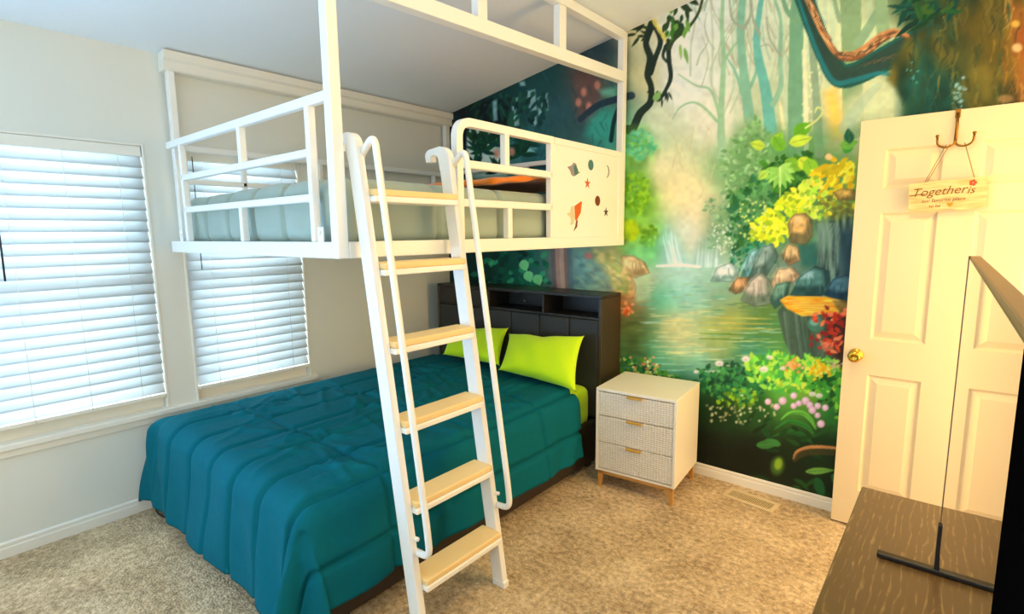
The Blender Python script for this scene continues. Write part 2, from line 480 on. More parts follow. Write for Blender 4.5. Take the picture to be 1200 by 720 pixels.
S = Sheet(505, -150, 1240, 660, 1.4)
rg = np.random.default_rng(21)
S.wash([
 # upper forest, pale light
 (745, 30, (214, 196, 140)), (745, 95, (236, 214, 150)), (765, 150, (226, 216, 180)), (795, 45, (228, 220, 200)), (830, 30, (222, 216, 196)),
 (800, 100, (230, 224, 206)), (770, 190, (240, 222, 172)), (795, 225, (244, 222, 164)), (850, 60, (216, 214, 186)), (840, 140, (226, 214, 184)),
 (880, 40, (206, 206, 170)), (910, 120, (190, 196, 150)), (960, 40, (214, 214, 160)), (1000, 70, (222, 218, 160)), (1040, 60, (206, 206, 146)),
 (1010, 110, (222, 216, 160)), (980, 160, (206, 190, 150)), (1040, 120, (206, 202, 150)), (800, -40, (216, 208, 176)), (900, -60, (200, 200, 160)), (1000, -60, (206, 206, 150)),
 # left cream and greens near the bed end
 (752, 165, (96, 176, 110)), (745, 240, (120, 176, 30)), (742, 275, (150, 190, 40)), (770, 280, (110, 200, 120)), (800, 270, (206, 206, 186)), (825, 285, (232, 214, 176)), (815, 250, (238, 214, 160)),
 # water
 (775, 312, (170, 206, 180)), (800, 320, (190, 214, 190)), (830, 320, (150, 190, 160)), (770, 350, (80, 190, 140)), (800, 345, (150, 206, 176)), (790, 385, (236, 210, 130)), (800, 405, (206, 206, 140)),
 (850, 345, (130, 160, 120)), (860, 375, (170, 166, 70)), (890, 370, (90, 120, 50)), (905, 390, (80, 130, 60)), (840, 400, (170, 176, 90)), (880, 412, (60, 136, 100)), (815, 425, (130, 190, 150)), (775, 420, (90, 170, 120)),
 (752, 385, (80, 110, 50)), (750, 420, (70, 130, 70)),
 # bottom garden in shadow colours
 (745, 440, (30, 90, 40)), (800, 450, (30, 90, 56)), (850, 450, (24, 76, 36)), (840, 480, (18, 44, 16)), (880, 470, (30, 76, 26)), (830, 530, (16, 22, 10)), (880, 540, (22, 24, 10)), (930, 560, (26, 34, 14)), (960, 540, (22, 44, 18)),
 (760, 520, (16, 24, 10)), (985, 560, (20, 36, 14)), (985, 470, (40, 110, 40)), (960, 440, (150, 180, 40)), (910, 445, (110, 190, 60)),
 # right thicket
 (860, 200, (130, 170, 110)), (890, 180, (120, 166, 90)), (900, 230, (70, 120, 60)), (880, 270, (50, 120, 66)), (930, 220, (50, 110, 40)), (960, 190, (80, 130, 50)), (990, 220, (120, 150, 40)), (990, 260, (150, 140, 50)),
 (950, 300, (70, 106, 80)), (985, 310, (36, 70, 66)), (920, 310, (110, 130, 106)), (1000, 350, (40, 70, 66)),
 # great tree on the right
 (1070, 90, (22, 72, 56)), (1110, 60, (58, 66, 28)), (1150, 40, (140, 104, 26)), (1190, 30, (190, 120, 36)), (1130, 110, (60, 70, 36)), (1190, 100, (150, 84, 36)), (1090, 20, (40, 66, 34)), (1150, -60, (120, 90, 26)), (1080, -60, (60, 90, 50)),
 (1100, 250, (40, 66, 40)), (1100, 450, (30, 60, 30)), (1100, 600, (22, 34, 14)), (1220, 250, (90, 70, 30)),
 # dark jungle behind the loft bed
 (548, 140, (8, 34, 34)), (575, 150, (16, 52, 46)), (600, 120, (16, 60, 56)), (640, 95, (24, 70, 66)), (655, 130, (44, 84, 84)), (620, 170, (40, 92, 90)), (590, 190, (120, 150, 120)), (690, 95, (110, 66, 52)), (690, 140, (50, 70, 74)),
 (715, 120, (80, 130, 100)), (712, 155, (58, 160, 134)), (725, 100, (40, 76, 72)), (700, 60, (40, 62, 66)), (640, 200, (40, 84, 80)), (580, 240, (20, 60, 50)), (660, 250, (30, 80, 70)), (720, 220, (60, 130, 90)),
 (600, 20, (16, 50, 50)), (680, -20, (30, 56, 60)),
 # strip between bunk and headboard
 (560, 312, (8, 44, 34)), (600, 316, (14, 80, 56)), (630, 316, (30, 110, 90)), (655, 315, (170, 134, 116)), (680, 314, (90, 146, 146)), (705, 316, (190, 186, 130)), (728, 318, (226, 186, 116)), (745, 300, (226, 186, 126)),
 (745, 332, (222, 176, 96)), (738, 355, (206, 110, 60)), (742, 372, (90, 100, 50)), (600, 400, (14, 60, 40)), (700, 420, (60, 110, 60)), (560, 450, (10, 40, 24)), (680, 520, (16, 30, 14)), (560, 560, (16, 24, 12)),
], 26)

# --- pale trees in the mist
tc1, tc2, tc3 = (152, 184, 138), (130, 176, 140), (104, 172, 150)
tw = (156, 160, 130)
for k in range(16):
    x = rg.uniform(805, 960); y = rg.uniform(-30, 40)
    S.stroke([(x, y), (x + rg.uniform(-10, 10), y + 30), (x + rg.uniform(-6, 6), y + 70), (x + rg.uniform(-12, 12), y + 105)], [1.6, 2.6], (176, 182, 150), .7)
for k in range(46):
    x = rg.uniform(815, 975); y = rg.uniform(-20, 90); sg = rg.choice([-1, 1])
    S.stroke([(x, y), (x + sg * rg.uniform(3, 8), y - 12), (x + sg * rg.uniform(4, 14), y - 26), (x + sg * rg.uniform(2, 12), y - 42)], [2.4, .9], [(166, 172, 136), (150, 176, 150), (176, 170, 130)][rg.integers(3)], .75)
for x, w_ in ((862, 5), (894, 5), (921, 6), (946, 5), (968, 8), (978, 9), (1020, 10)):
    S.stroke([(x, 170), (x + rg.uniform(-3, 3), 100), (x + rg.uniform(-3, 3), 40), (x + rg.uniform(-5, 5), -30)], [w_, w_ * .8, w_ * .6], (186, 200, 160), .45)
S.stroke([(846, 184), (845, 137), (847, 95), (848, 65), (846, 30), (848, -20)], [11, 7, 6, 5, 3], tc1)
S.stroke([(843, 135), (833, 106), (815, 100), (795, 87)], [4, 1.2], tc1); S.stroke([(840, 142), (826, 127), (812, 120), (797, 126), (788, 140)], [4, 1], tc1)
S.stroke([(848, 72), (860, 54), (868, 46)], [4, 1.5], tc1); S.stroke([(822, 102), (830, 70), (822, 40)], [1.2, .8], tw, .7)
S.stroke([(790, 140), (788, 118), (784, 90)], [1.2, .8], (200, 196, 170), .8)
S.stroke([(878, 140), (874, 105), (870, 70), (868, 30), (872, -20)], [13, 10, 8], tc2); S.stroke([(870, 110), (862, 85), (852, 68)], [5, 1.5], tc2)
S.stroke([(876, 108), (886, 85), (884, 68)], [5, 2], tc2); S.stroke([(869, 32), (858, 22), (855, 0)], [4, 2], tw); S.stroke([(871, 34), (880, 15), (878, -20)], [4, 2], tw)
S.stroke([(903, 150), (897, 105), (888, 63), (887, 36), (892, 0), (896, -40)], [15, 12, 8, 6, 4], tc3)
S.stroke([(906, 122), (915, 100), (914, 65), (915, 25), (908, 0)], [7, 5, 3], (140, 178, 140)); S.stroke([(890, 40), (882, 20), (880, -10)], [4, 2], tw)
S.stroke([(914, 65), (902, 45), (898, 20)], [3, 1.5], tw); S.stroke([(906, 60), (900, 52), (890, 55)], [2, 1], tw)
S.stroke([(934, 185), (932, 120), (933, 60), (934, 20), (940, -40)], [19, 17, 16, 18], (112, 156, 116)); S.stroke([(934, 24), (922, 12), (914, -15)], [8, 4], (116, 154, 112))
S.stroke([(960, 180), (957, 120), (953, 70), (950, 20)], [11, 9, 8], (140, 160, 122))
S.stroke([(1000, 150), (998, 60), (996, -30)], [26, 23, 26], (136, 160, 108)); S.stroke([(1006, 50), (1022, 26), (1034, 0), (1040, -30)], [12, 7], (140, 166, 120)); S.stroke([(984, 24), (978, 0), (976, -30)], [6, 4], (146, 166, 120))
S.stroke([(1036, 60), (1034, 20), (1030, -30)], [16, 14], (144, 168, 116))
S.stroke([(945, 180), (944, 110), (942, 60)], [6, 5], (232, 222, 170), .8); S.stroke([(918, 150), (914, 120)], [5, 3], (236, 220, 160), .8)
for k in range(26):
    S.ell(rg.uniform(940, 952), rg.uniform(85, 165), rg.uniform(1, 2.2), rg.uniform(1, 2.4), (224, 220, 160), a=.8)
# warm glow and light window under the great branch
S.poly([(968, 108), (982, 104), (990, 150), (990, 178), (970, 178)], (236, 190, 120), .7, 6)
S.poly([(968, 110), (978, 104), (984, 130), (986, 160), (976, 160)], (250, 196, 50), .75, 9)
S.poly([(990, 120), (1020, 95), (1040, 95), (1056, 115), (1058, 140), (1012, 146), (990, 150)], (206, 206, 150), .8, 6)
S.stroke([(990, 150), (1010, 120), (1030, 100)], [16, 8], (168, 186, 150), .5)

# --- great tree and its branch
br = [(934, -30), (946, 8), (958, 40), (970, 66), (984, 88), (1004, 86), (1024, 76), (1044, 66), (1066, 58), (1090, 52)]
S.stroke(br, [26, 22, 24, 30, 26, 28, 34, 50], (26, 84, 68)); S.stroke(br, [20, 17, 18, 22, 18, 20, 26, 46], (40, 66, 54))
S.stroke([(936, 0), (950, 40), (962, 70), (978, 96), (1000, 94), (1030, 86), (1050, 90)], [3, 5, 6, 4], (30, 120, 120), .8)
for dx, dy, c in ((1, 2, (104, 62, 36)), (0, 0, (160, 92, 48)), (-2, -2, (206, 132, 74))):
    S.stroke([(944 + dx, -10 + dy), (954 + dx, 14 + dy), (966 + dx, 40 + dy), (982 + dx, 64 + dy), (1000 + dx, 66 + dy), (1016 + dx, 58 + dy), (1034 + dx, 44 + dy), (1050 + dx, 38 + dy), (1066 + dx, 44 + dy)], [7, 7, 6, 7, 8, 6, 3], c, .9)
for k in range(110):
    t = rg.uniform(0, 1); px_ = [944, 954, 966, 982, 1000, 1016, 1034, 1052]; py_ = [-10, 14, 40, 64, 66, 58, 44, 40]
    x = np.interp(t * 7, range(8), px_) + rg.normal(0, 2); y = np.interp(t * 7, range(8), py_) + rg.normal(0, 2)
    i_ = min(6, int(t * 7)); th_ = math.atan2(py_[i_ + 1] - py_[i_], px_[i_ + 1] - px_[i_]); l_ = rg.uniform(3, 7)
    S.stroke([(x - l_ * math.cos(th_), y - l_ * math.sin(th_)), (x, y + rg.uniform(-.6, .6)), (x + l_ * math.cos(th_), y + l_ * math.sin(th_))], [.6, rg.uniform(1, 2.2), .6], [(226, 150, 84), (240, 190, 120), (104, 60, 36), (80, 60, 44)][rg.integers(4)], .85)
for k in range(14):
    S.stroke([(1004 + k * 4, 80 - k * 1.2), (1016 + k * 4.2, 74 - k * 1.3), (1028 + k * 4, 74 - k)], [1, 1.6, 1], [(90, 70, 46), (20, 70, 66), (130, 90, 50)][k % 3], .6)
S.poly([(1058, 142), (1059, 122), (1050, 104), (1040, 94), (1046, 72), (1062, 46), (1090, 30), (1105, 4), (1100, -80), (1235, -80), (1235, 150)], (44, 62, 34), 1, 3.5, .25, (14, 22), 4, (96, 84, 30))
S.poly([(1056, 150), (1056, 100), (1080, 60), (1120, 90), (1136, 150)], (16, 70, 58), .85, 10, .25, (9, 12), 8)
S.poly([(1110, 30), (1150, 0), (1235, -40), (1235, 110), (1180, 110), (1140, 60)], (146, 108, 26), .7, 14, .3, (10, 26), 5, (84, 66, 24))
S.poly([(1182, 10), (1235, -20), (1235, 112), (1192, 118)], (206, 124, 40), .8, 8, .3, (8, 20), 6, (150, 70, 26))
for k in range(40):
    x = rg.uniform(1062, 1195); y = rg.uniform(5, 130)
    c = [(30, 96, 70), (110, 110, 40), (60, 60, 26), (170, 126, 40), (40, 50, 34)][rg.integers(5)]
    S.stroke([(x, y), (x + rg.uniform(-5, 5), y + rg.uniform(5, 14)), (x + rg.uniform(-10, 6), y + rg.uniform(15, 30))], [rg.uniform(1.5, 4), 1], c, .6)
for k in range(24):
    S.ell(1128 + rg.normal(0, 5) - k * .3, 96 + k * 1.2 + rg.normal(0, 3), rg.uniform(1.2, 2.6), rg.uniform(1, 2), (150, 190, 180), a=.8)
for k in range(10): S.ell(1070 + rg.normal(0, 4), 85 + rg.normal(0, 7), 1.3, 1.1, (90, 170, 150), a=.8)
for k in range(150):
    x = rg.uniform(1058, 1205); y = rg.uniform(-20, 135)
    f_ = (x - 1058) / 147
    cs_ = [(24, 80, 66), (16, 60, 52), (40, 70, 40), (60, 90, 60)] if f_ < .35 else ([(110, 100, 40), (70, 70, 30), (140, 120, 50), (46, 60, 36)] if f_ < .78 else [(206, 140, 50), (160, 90, 36), (230, 176, 90), (110, 64, 30)])
    S.stroke([(x, y), (x + rg.uniform(-3, 3), y + rg.uniform(6, 12)), (x + rg.uniform(-8, 5), y + rg.uniform(14, 26))], [rg.uniform(2, 5), 1], cs_[rg.integers(4)], .45)
S.ell(1192, 56, 6, 5, (246, 190, 120), a=.9, soft=.5); S.ell(1190, 28, 5, 4, (250, 190, 70), a=.8, soft=.6); S.ell(1178, 116, 9, 5, (196, 140, 80), a=.7, soft=.6)
# drooping palm leaves at the top
for k in range(34):
    x0_, y0_ = rg.uniform(1070, 1105), rg.uniform(-12, 26)
    th = PI - rg.uniform(-.15, .95)
    S.leaf(x0_, y0_, rg.uniform(16, 34), rg.uniform(1.8, 3.2), th, [(14, 66, 52), (10, 50, 40), (26, 84, 60), (18, 60, 30)][rg.integers(4)])
for k in range(60):
    x0_, y0_ = rg.uniform(1060, 1130), rg.uniform(-80, 16)
    S.leaf(x0_, y0_, rg.uniform(12, 26), rg.uniform(2, 3.4), rg.uniform(1.2, 3.4), [(14, 66, 52), (30, 86, 40), (60, 90, 30)][rg.integers(3)])

# --- dark vine at left
vk = (28, 44, 36)
S.stroke([(764, 28), (757, 50), (762, 68), (759, 88), (763, 102), (762, 120), (750, 133), (742, 150), (736, 152)], [9, 7, 9, 7, 7, 9, 9, 11], vk)
S.stroke([(766, 28), (774, 48), (768, 68), (763, 86)], [6, 6, 5], vk)
S.stroke([(783, 48), (784, 70), (786, 90), (781, 104), (772, 118)], [6, 5, 3], vk); S.stroke([(780, 54), (777, 66), (783, 74)], [4, 3], vk)
S.stroke([(824, -4), (818, 16), (806, 33), (790, 46), (784, 56)], [3, 3, 4, 6], (52, 66, 34))
S.stroke([(760, 108), (766, 104)], [3, 2], vk)
for k in range(16):
    S.leaf(754 + rg.normal(0, 5), 34 + rg.normal(0, 6), rg.uniform(8, 16), 1.8, rg.uniform(2.2, 3.6), (34, 50, 30))
for k in range(26):
    S.leaf(rg.uniform(780, 806), rg.uniform(8, 36), rg.uniform(8, 18), rg.uniform(1.8, 3), rg.uniform(1.2, 2.2), [(60, 110, 40), (44, 70, 34), (110, 150, 60), (34, 60, 30)][rg.integers(4)])
for k in range(3): S.leaf(765 + k * 5, 21 + k * 8, 15, 2.6, 1.15, (226, 200, 90), .9)
for k in range(6): S.leaf(806 + rg.normal(0, 6), 4 + rg.normal(0, 4), 12, 3, rg.uniform(.2, 1.2), (44, 58, 34))
for k in range(9): S.leaf(776 + rg.normal(0, 5), 110 + rg.normal(0, 4), 11, 1.2, rg.uniform(1.0, 2.2), vk)
S.leaf(797, 52, 18, 2, 1.5, (140, 170, 80)); S.leaf(802, 56, 20, 2.4, 1.35, (120, 160, 80)); S.leaf(766, 118, 14, 4, -.9, (130, 170, 90))
# bushes by the bed end
S.poly([(728, 150), (756, 152), (768, 176), (760, 196), (766, 232), (760, 256), (778, 276), (776, 300), (728, 318)], (104, 166, 56), .75, 9, .2, (8, 8), 63, (130, 186, 70))
for cx, cy, rx, ry, cs in ((750, 170, 18, 17, [(90, 180, 120), (70, 160, 110), (120, 200, 150)]), (746, 226, 16, 25, [(112, 168, 20), (90, 140, 14), (150, 196, 36)]), (760, 277, 12, 13, [(110, 160, 30), (80, 130, 30), (150, 190, 50)]), (738, 270, 9, 13, [(180, 200, 20), (150, 180, 20)])):
    for k in range(110):
        a_ = rg.uniform(0, 2 * PI); q = math.sqrt(rg.uniform(0, 1))
        S.ell(cx + rx * q * math.cos(a_), cy + ry * q * math.sin(a_), rg.uniform(1.5, 4), rg.uniform(1.2, 3), cs[rg.integers(len(cs))], rg.uniform(0, 3), .55, .5)
S.poly([(732, 290), (775, 280), (775, 310), (750, 322), (735, 310)], (110, 206, 130), .6, 8)
for k in range(12):
    x = rg.uniform(785, 830); y = rg.uniform(170, 235)
    S.stroke([(x, y), (x + rg.uniform(-6, 6), y - 14), (x + rg.uniform(-10, 10), y - 30)], [1.4, .8], (206, 192, 140), .7)
# waterfall far away
S.poly([(770, 278), (782, 264), (794, 280), (806, 308), (772, 310)], (150, 196, 190), .55, 6)
S.poly([(812, 296), (824, 278), (840, 272), (846, 300), (840, 312), (812, 310)], (140, 180, 166), .55, 6)
for k in range(14):
    x = rg.uniform(776, 792); S.stroke([(x, rg.uniform(268, 284)), (x + 3, 292), (x + 7, 308)], [.8, 2.2, 3.2], (226, 236, 226), .38)
for k in range(10):
    x = rg.uniform(815, 842); S.stroke([(x + 2, rg.uniform(274, 292)), (x, 312)], [.8, 3.4], (220, 228, 216), .42, False)
S.stroke([(770, 312), (800, 311), (820, 313)], [3, 4, 3], (240, 232, 206), .9)

# --- water ripples
for k in range(230):
    y = rg.uniform(318, 438); x = rg.uniform(745, 915); l = rg.uniform(8, 30) * (.5 + (y - 318) / 120)
    d = (x - 800) / 100
    c = [(190, 216, 186), (100, 170, 130), (230, 216, 150), (60, 120, 80), (150, 176, 100)][rg.integers(5)]
    if x > 850 and y < 372: c = [(70, 110, 70), (150, 170, 120), (90, 130, 90)][rg.integers(3)]
    if 770 < x < 830 and 360 < y < 415: c = [(248, 222, 140), (236, 206, 120), (216, 210, 150)][rg.integers(3)]
    S.stroke([(x - l / 2, y), (x, y + rg.uniform(-.5, .7)), (x + l / 2, y)], [.6, rg.uniform(1, 2.2), .6], c, .5)
for y in (372, 378, 384, 391, 397):
    S.stroke([(820, y), (860, y + 1), (905, y + 2)], [1, 2.2, 1], [(196, 176, 70), (90, 130, 40)][int(y) % 2], .7)

# --- thicket of leaves
S.poly([(850, 240), (862, 150), (885, 137), (898, 170), (915, 150), (940, 160), (960, 140), (1000, 165), (1010, 290), (860, 300), (822, 290), (830, 240)], (110, 152, 90), .55, 10, .2, (8, 8), 3, (70, 124, 66))
S.leaves([(862, 160), (880, 138), (898, 150), (905, 200), (880, 240), (850, 230), (845, 190)], 240, (4, 10), .28, [(140, 178, 110), (110, 156, 90), (160, 190, 130), (90, 140, 70)], 31, a=.7)
S.leaves([(828, 240), (850, 215), (870, 230), (860, 290), (830, 292)], 120, (3, 8), .3, [(130, 170, 120), (100, 146, 96), (170, 190, 140)], 32, a=.65)
S.leaves([(855, 228), (900, 196), (930, 200), (930, 240), (890, 290), (858, 300)], 230, (5, 12), .3, [(60, 120, 50), (40, 100, 60), (90, 150, 80), (30, 90, 40)], 33, a=.8)
S.leaves([(893, 190), (955, 180), (960, 225), (920, 232), (895, 215)], 110, (6, 12), .35, [(40, 100, 26), (60, 120, 30), (30, 80, 24)], 34, a=.9)
S.leaves([(858, 290), (900, 280), (910, 310), (870, 330), (856, 310)], 90, (4, 9), .3, [(30, 110, 76), (20, 90, 60), (60, 140, 100)], 35, a=.8)
for (x, y, L, w, th, c) in ((930, 158, 26, 8, -.55, (96, 160, 30)), (925, 168, 28, 7, -.25, (196, 214, 60)), (906, 172, 20, 7, -1.0, (140, 190, 40)), (918, 176, 20, 8, -2.2, (110, 170, 40)), (896, 172, 18, 6, -2.9, (190, 210, 60)),
                            (920, 188, 24, 8, .5, (120, 170, 40)), (936, 186, 22, 8, .7, (200, 210, 50)), (946, 186, 26, 9, 1.2, (140, 190, 40)), (955, 205, 18, 7, 1.5, (236, 206, 50)), (900, 200, 16, 5, 2.4, (170, 200, 70)), (990, 180, 26, 7, -1.2, (60, 150, 50)), (985, 172, 22, 6, -.3, (110, 170, 60)), (996, 168, 18, 6, -1.7, (30, 90, 60))):
    S.leaf(x, y, L, w, th, c, vein=(90, 130, 40))
S.stroke([(944, 150), (958, 140), (964, 130), (958, 126), (955, 132)], [2.5, 2], (206, 206, 120))
for k in range(12):   # monstera
    th = PI / 2 + (k - 6) * .34; S.leaf(914, 198 + 2 * (k % 2), 17 + 6 * math.cos((k - 6) * .3), 3.6, th, (136, 190, 76) if k % 2 else (160, 206, 90))
S.stroke([(914, 196), (914, 230)], [2, 1], (200, 220, 130))
S.leaves([(1000, 182), (1004, 215), (985, 226), (965, 222), (962, 200), (980, 188)], 70, (8, 18), .24, [(250, 206, 30), (226, 176, 20), (255, 226, 60), (200, 170, 20)], 36, ang=2.6, spread=1.0)
S.leaves([(880, 272), (900, 248), (930, 222), (950, 226), (958, 250), (930, 270), (910, 284), (890, 280)], 230, (5, 11), .34, [(226, 226, 30), (246, 236, 50), (190, 206, 30), (160, 186, 30)], 37, ang=2.4, spread=1.5)
S.leaves([(934, 212), (965, 208), (975, 240), (955, 262), (940, 240)], 80, (4, 8), .45, [(200, 220, 60), (160, 196, 50), (230, 230, 80)], 38)
S.leaves([(965, 236), (1002, 232), (1002, 262), (970, 256)], 60, (5, 11), .3, [(206, 196, 40), (150, 150, 40), (110, 110, 40)], 39)
for k in range(40): S.ell(rg.uniform(866, 900), rg.uniform(236, 280), 1.4, 1.4, (214, 214, 110), a=.8)
for k in range(50): S.ell(rg.uniform(835, 862), rg.uniform(262, 300), rg.uniform(.8, 1.6), rg.uniform(.8, 1.6), (224, 224, 196), a=.7)
S.ell(971, 184, 4, 4, (236, 190, 120))

# --- stones and dark trunk on the right bank
S.poly([(955, 262), (1000, 250), (1015, 350), (960, 350)], (50, 76, 70), .9, 6, .3, (4, 22), 12, (96, 120, 100))
S.poly([(980, 270), (1020, 262), (1020, 350), (985, 345)], (26, 54, 66), .8, 8)
for k in range(16): 
    x = rg.uniform(957, 985); S.stroke([(x, 262), (x + 2, 285), (x - 2, 320)], [1.4, 1], (130, 150, 126), .5)
def stone(pts, lit, dark, seed, hl=None):
    S.poly(pts, dark, 1, .8, .18, (6, 6), seed)
    P = np.array(pts, float); c = P.mean(0)
    S.poly((P - c) * [.74, .62] + c + [-.06 * np.ptp(P[:, 0]), -.16 * np.ptp(P[:, 1])], lit, .95, 2.5, .14, (5, 4), seed + 1)
    if hl is not None: S.poly((P - c) * [.3, .25] + c + [-.12 * np.ptp(P[:, 0]), -.26 * np.ptp(P[:, 1])], hl, .7, 2)
    for q in range(5):
        u_ = rg.uniform(-.5, .5); h_ = np.ptp(P[:, 1]); w_ = np.ptp(P[:, 0])
        S.stroke([c + [u_ * w_ * .7, -h_ * .25], c + [u_ * w_ * .8 + rg.normal(0, 1), 0], c + [u_ * w_ + rg.normal(0, 2), h_ * .32]], [.6, 1.6, .6], np.array(lit if q % 2 else dark) * (1.15 if q % 2 else .72), .45)
    S.stroke(list(P) + [P[0]], [.9, 1.3, .9], np.array(dark) * .6, .45, False)
stone([(923, 262), (930, 252), (944, 250), (952, 258), (952, 276), (944, 288), (926, 284)], (214, 164, 90), (110, 96, 56), 50, (236, 196, 130))
stone([(976, 226), (988, 221), (1002, 223), (1002, 234), (984, 236)], (226, 176, 80), (120, 100, 50), 52)
stone([(916, 300), (924, 286), (936, 290), (938, 305), (924, 312)], (226, 186, 120), (140, 110, 70), 54)
S.poly([(936, 288), (956, 285), (958, 312), (940, 312)], (40, 96, 80), .9, 3)
stone([(866, 330), (880, 296), (890, 290), (888, 312), (875, 328)], (150, 190, 180), (70, 120, 110), 56)
stone([(875, 330), (895, 290), (906, 286), (912, 300), (898, 324)], (140, 160, 140), (76, 100, 84), 58)
stone([(833, 330), (840, 314), (856, 308), (866, 316), (864, 330)], (226, 226, 206), (130, 156, 136), 60)
stone([(854, 340), (864, 326), (878, 325), (876, 340), (862, 345)], (214, 156, 100), (120, 96, 60), 62)
stone([(868, 352), (880, 330), (893, 319), (903, 330), (904, 356), (885, 360)], (196, 176, 150), (104, 116, 90), 64, (226, 200, 170))
stone([(904, 330), (912, 316), (930, 314), (938, 324), (922, 336), (906, 344)], (226, 190, 140), (150, 120, 84), 66)
stone([(902, 352), (910, 334), (926, 330), (922, 352), (908, 362)], (110, 150, 120), (50, 84, 70), 68)
stone([(926, 346), (938, 324), (956, 312), (972, 318), (974, 344), (950, 348)], (80, 126, 112), (36, 70, 64), 70, (176, 206, 196))
stone([(966, 346), (976, 328), (992, 322), (1012, 330), (1012, 352), (980, 352)], (70, 110, 116), (24, 54, 66), 72)
# mossy stump with the orange top
S.poly([(911, 366), (918, 356), (1015, 352), (1015, 425), (990, 428), (928, 420), (918, 396)], (84, 106, 78), 1, 1, .22, (4, 20), 14, (58, 76, 56))
for k in range(18):
    x = rg.uniform(916, 985); S.stroke([(x, 366), (x + 3, 392), (x + 8, 424)], [2, 1], [(120, 140, 106), (50, 66, 46), (90, 116, 96)][rg.integers(3)], .5)
S.poly([(914, 352), (922, 347), (968, 348), (985, 352), (995, 358), (990, 368), (965, 368), (940, 371), (922, 362)], (246, 156, 24), 1, .7, .12, (12, 3), 16, (255, 190, 60))
for k in range(12): S.stroke([(918 + k * 2, 351 + k * 1.4), (945 + k * 2, 353 + k), (980, 355 + k * .8)], [.8, 1.1, .6], [(206, 110, 20), (255, 206, 90)][k % 2], .6)
S.poly([(975, 352), (1015, 352), (1015, 366), (985, 368)], (120, 100, 50), .9, 1.5, .2, (10, 3), 17)
S.ell(957, 380, 11, 9, (70, 120, 90)); S.ell(954, 378, 5, 4, (150, 190, 160), a=.7, soft=.5)
S.poly([(965, 372), (1015, 360), (1015, 440), (985, 430), (972, 410)], (60, 22, 16), .8, 5)
for k in range(70):
    x, y = (rg.normal(974, 8), rg.normal(371, 6)) if k % 2 else (rg.normal(971, 8), rg.normal(400, 8))
    S.leaf(x, y, rg.uniform(5, 12), 2.2, rg.uniform(0, 6.28), [(226, 80, 40), (190, 50, 30), (246, 120, 70), (150, 36, 26)][rg.integers(4)])
for k in range(8): S.stroke([(962 + k * 2, 404 - abs(k - 4)), (966 + k * 1.5, 412)], [1.6, .8], (250, 140, 90), .8)

# --- left bank stones, flowers
stone([(728, 300), (742, 300), (756, 308), (761, 320), (744, 326), (728, 322)], (236, 196, 130), (176, 140, 84), 80)
stone([(728, 322), (738, 322), (746, 336), (742, 350), (728, 350)], (240, 180, 116), (186, 120, 70), 82)
S.poly([(742, 326), (760, 322), (762, 350), (746, 354)], (180, 206, 150), .7, 3)
for k in range(30): S.ell(rg.normal(735, 4), rg.normal(364, 4), 2.2, 1.6, [(246, 110, 40), (226, 80, 40), (255, 160, 90)][rg.integers(3)], rg.uniform(0, 3), .8)
S.poly([(728, 372), (750, 372), (756, 420), (728, 425)], (90, 100, 40), .6, 8, .3, (16, 3), 19)

# --- jungle behind the loft bed
for k in range(70):
    x, y = rg.uniform(545, 600), rg.uniform(112, 150)
    S.leaf(x, y, rg.uniform(8, 20), rg.uniform(1.6, 3), rg.uniform(.8, 2.4), [(8, 30, 28), (10, 44, 36), (20, 60, 40), (6, 24, 26)][rg.integers(4)])
for (x, y, w_, h_) in ((580, 130, 6, 22), (604, 132, 9, 30), (623, 118, 12, 22), (633, 128, 6, 26), (612, 98, 8, 5), (640, 120, 5, 18), (626, 142, 8, 10), (552, 170, 8, 26), (575, 165, 7, 20), (590, 175, 5, 22)):
    S.poly([(x - w_ / 2, y - h_ / 2), (x + w_ / 3, y - h_ * .6), (x + w_ / 2, y + h_ / 2), (x - w_ / 4, y + h_ * .55)], (166, 206, 196) if y < 150 else (226, 226, 196), .8, 1.2, .15, (4, 4), int(x))
for k in range(60):
    x, y = rg.uniform(585, 640), rg.uniform(105, 150)
    S.leaf(x, y, rg.uniform(8, 18), rg.uniform(1.6, 3), rg.uniform(.9, 2.3), [(10, 44, 40), (20, 64, 56), (30, 84, 60)][rg.integers(3)])
S.poly([(546, 150), (556, 146), (575, 150), (592, 150), (593, 205), (546, 210)], (214, 226, 200), .85, 3, .12, (5, 9), 61)
S.poly([(596, 150), (640, 150), (646, 210), (596, 210)], (36, 104, 104), .6, 5, .2, (6, 6), 62)
for k in range(26):
    S.leaf(rg.uniform(546, 594), rg.uniform(142, 156), rg.uniform(10, 22), 2.2, rg.uniform(1.1, 2.1), [(14, 50, 30), (24, 70, 40), (10, 40, 34)][rg.integers(3)])
for k in range(10):
    S.leaf(616 + rg.normal(0, 6), 168 + rg.normal(0, 4), rg.uniform(10, 20), 3, rg.uniform(0, 3.1), [(150, 206, 196), (20, 70, 70), (90, 160, 160)][rg.integers(3)], .8)
for cx, cy in ((565, 178), (572, 168), (618, 170), (610, 182), (556, 196), (586, 200)):
    for k in range(9): S.leaf(cx, cy, rg.uniform(14, 24), 2.4, -PI / 2 + (k - 4) * .42 + rg.normal(0, .1), [(8, 56, 36), (14, 76, 46), (10, 60, 50)][k % 3])
S.stroke([(541, 130), (543, 165), (540, 215)], [8, 7, 9], (16, 22, 30))
S.poly([(676, 90), (700, 92), (708, 110), (694, 142), (678, 140), (672, 120)], (140, 90, 74), .75, 5, .3, (3, 12), 22, (90, 66, 60))
for x, y in ((678, 120), (690, 125), (684, 108), (700, 100), (582, 180), (600, 178)): S.ell(x, y, 3.4, 5, (226, 140, 110), a=.8, soft=.8)
S.poly([(690, 140), (705, 128), (720, 128), (722, 158), (700, 166), (686, 158)], (56, 166, 136), .8, 5)
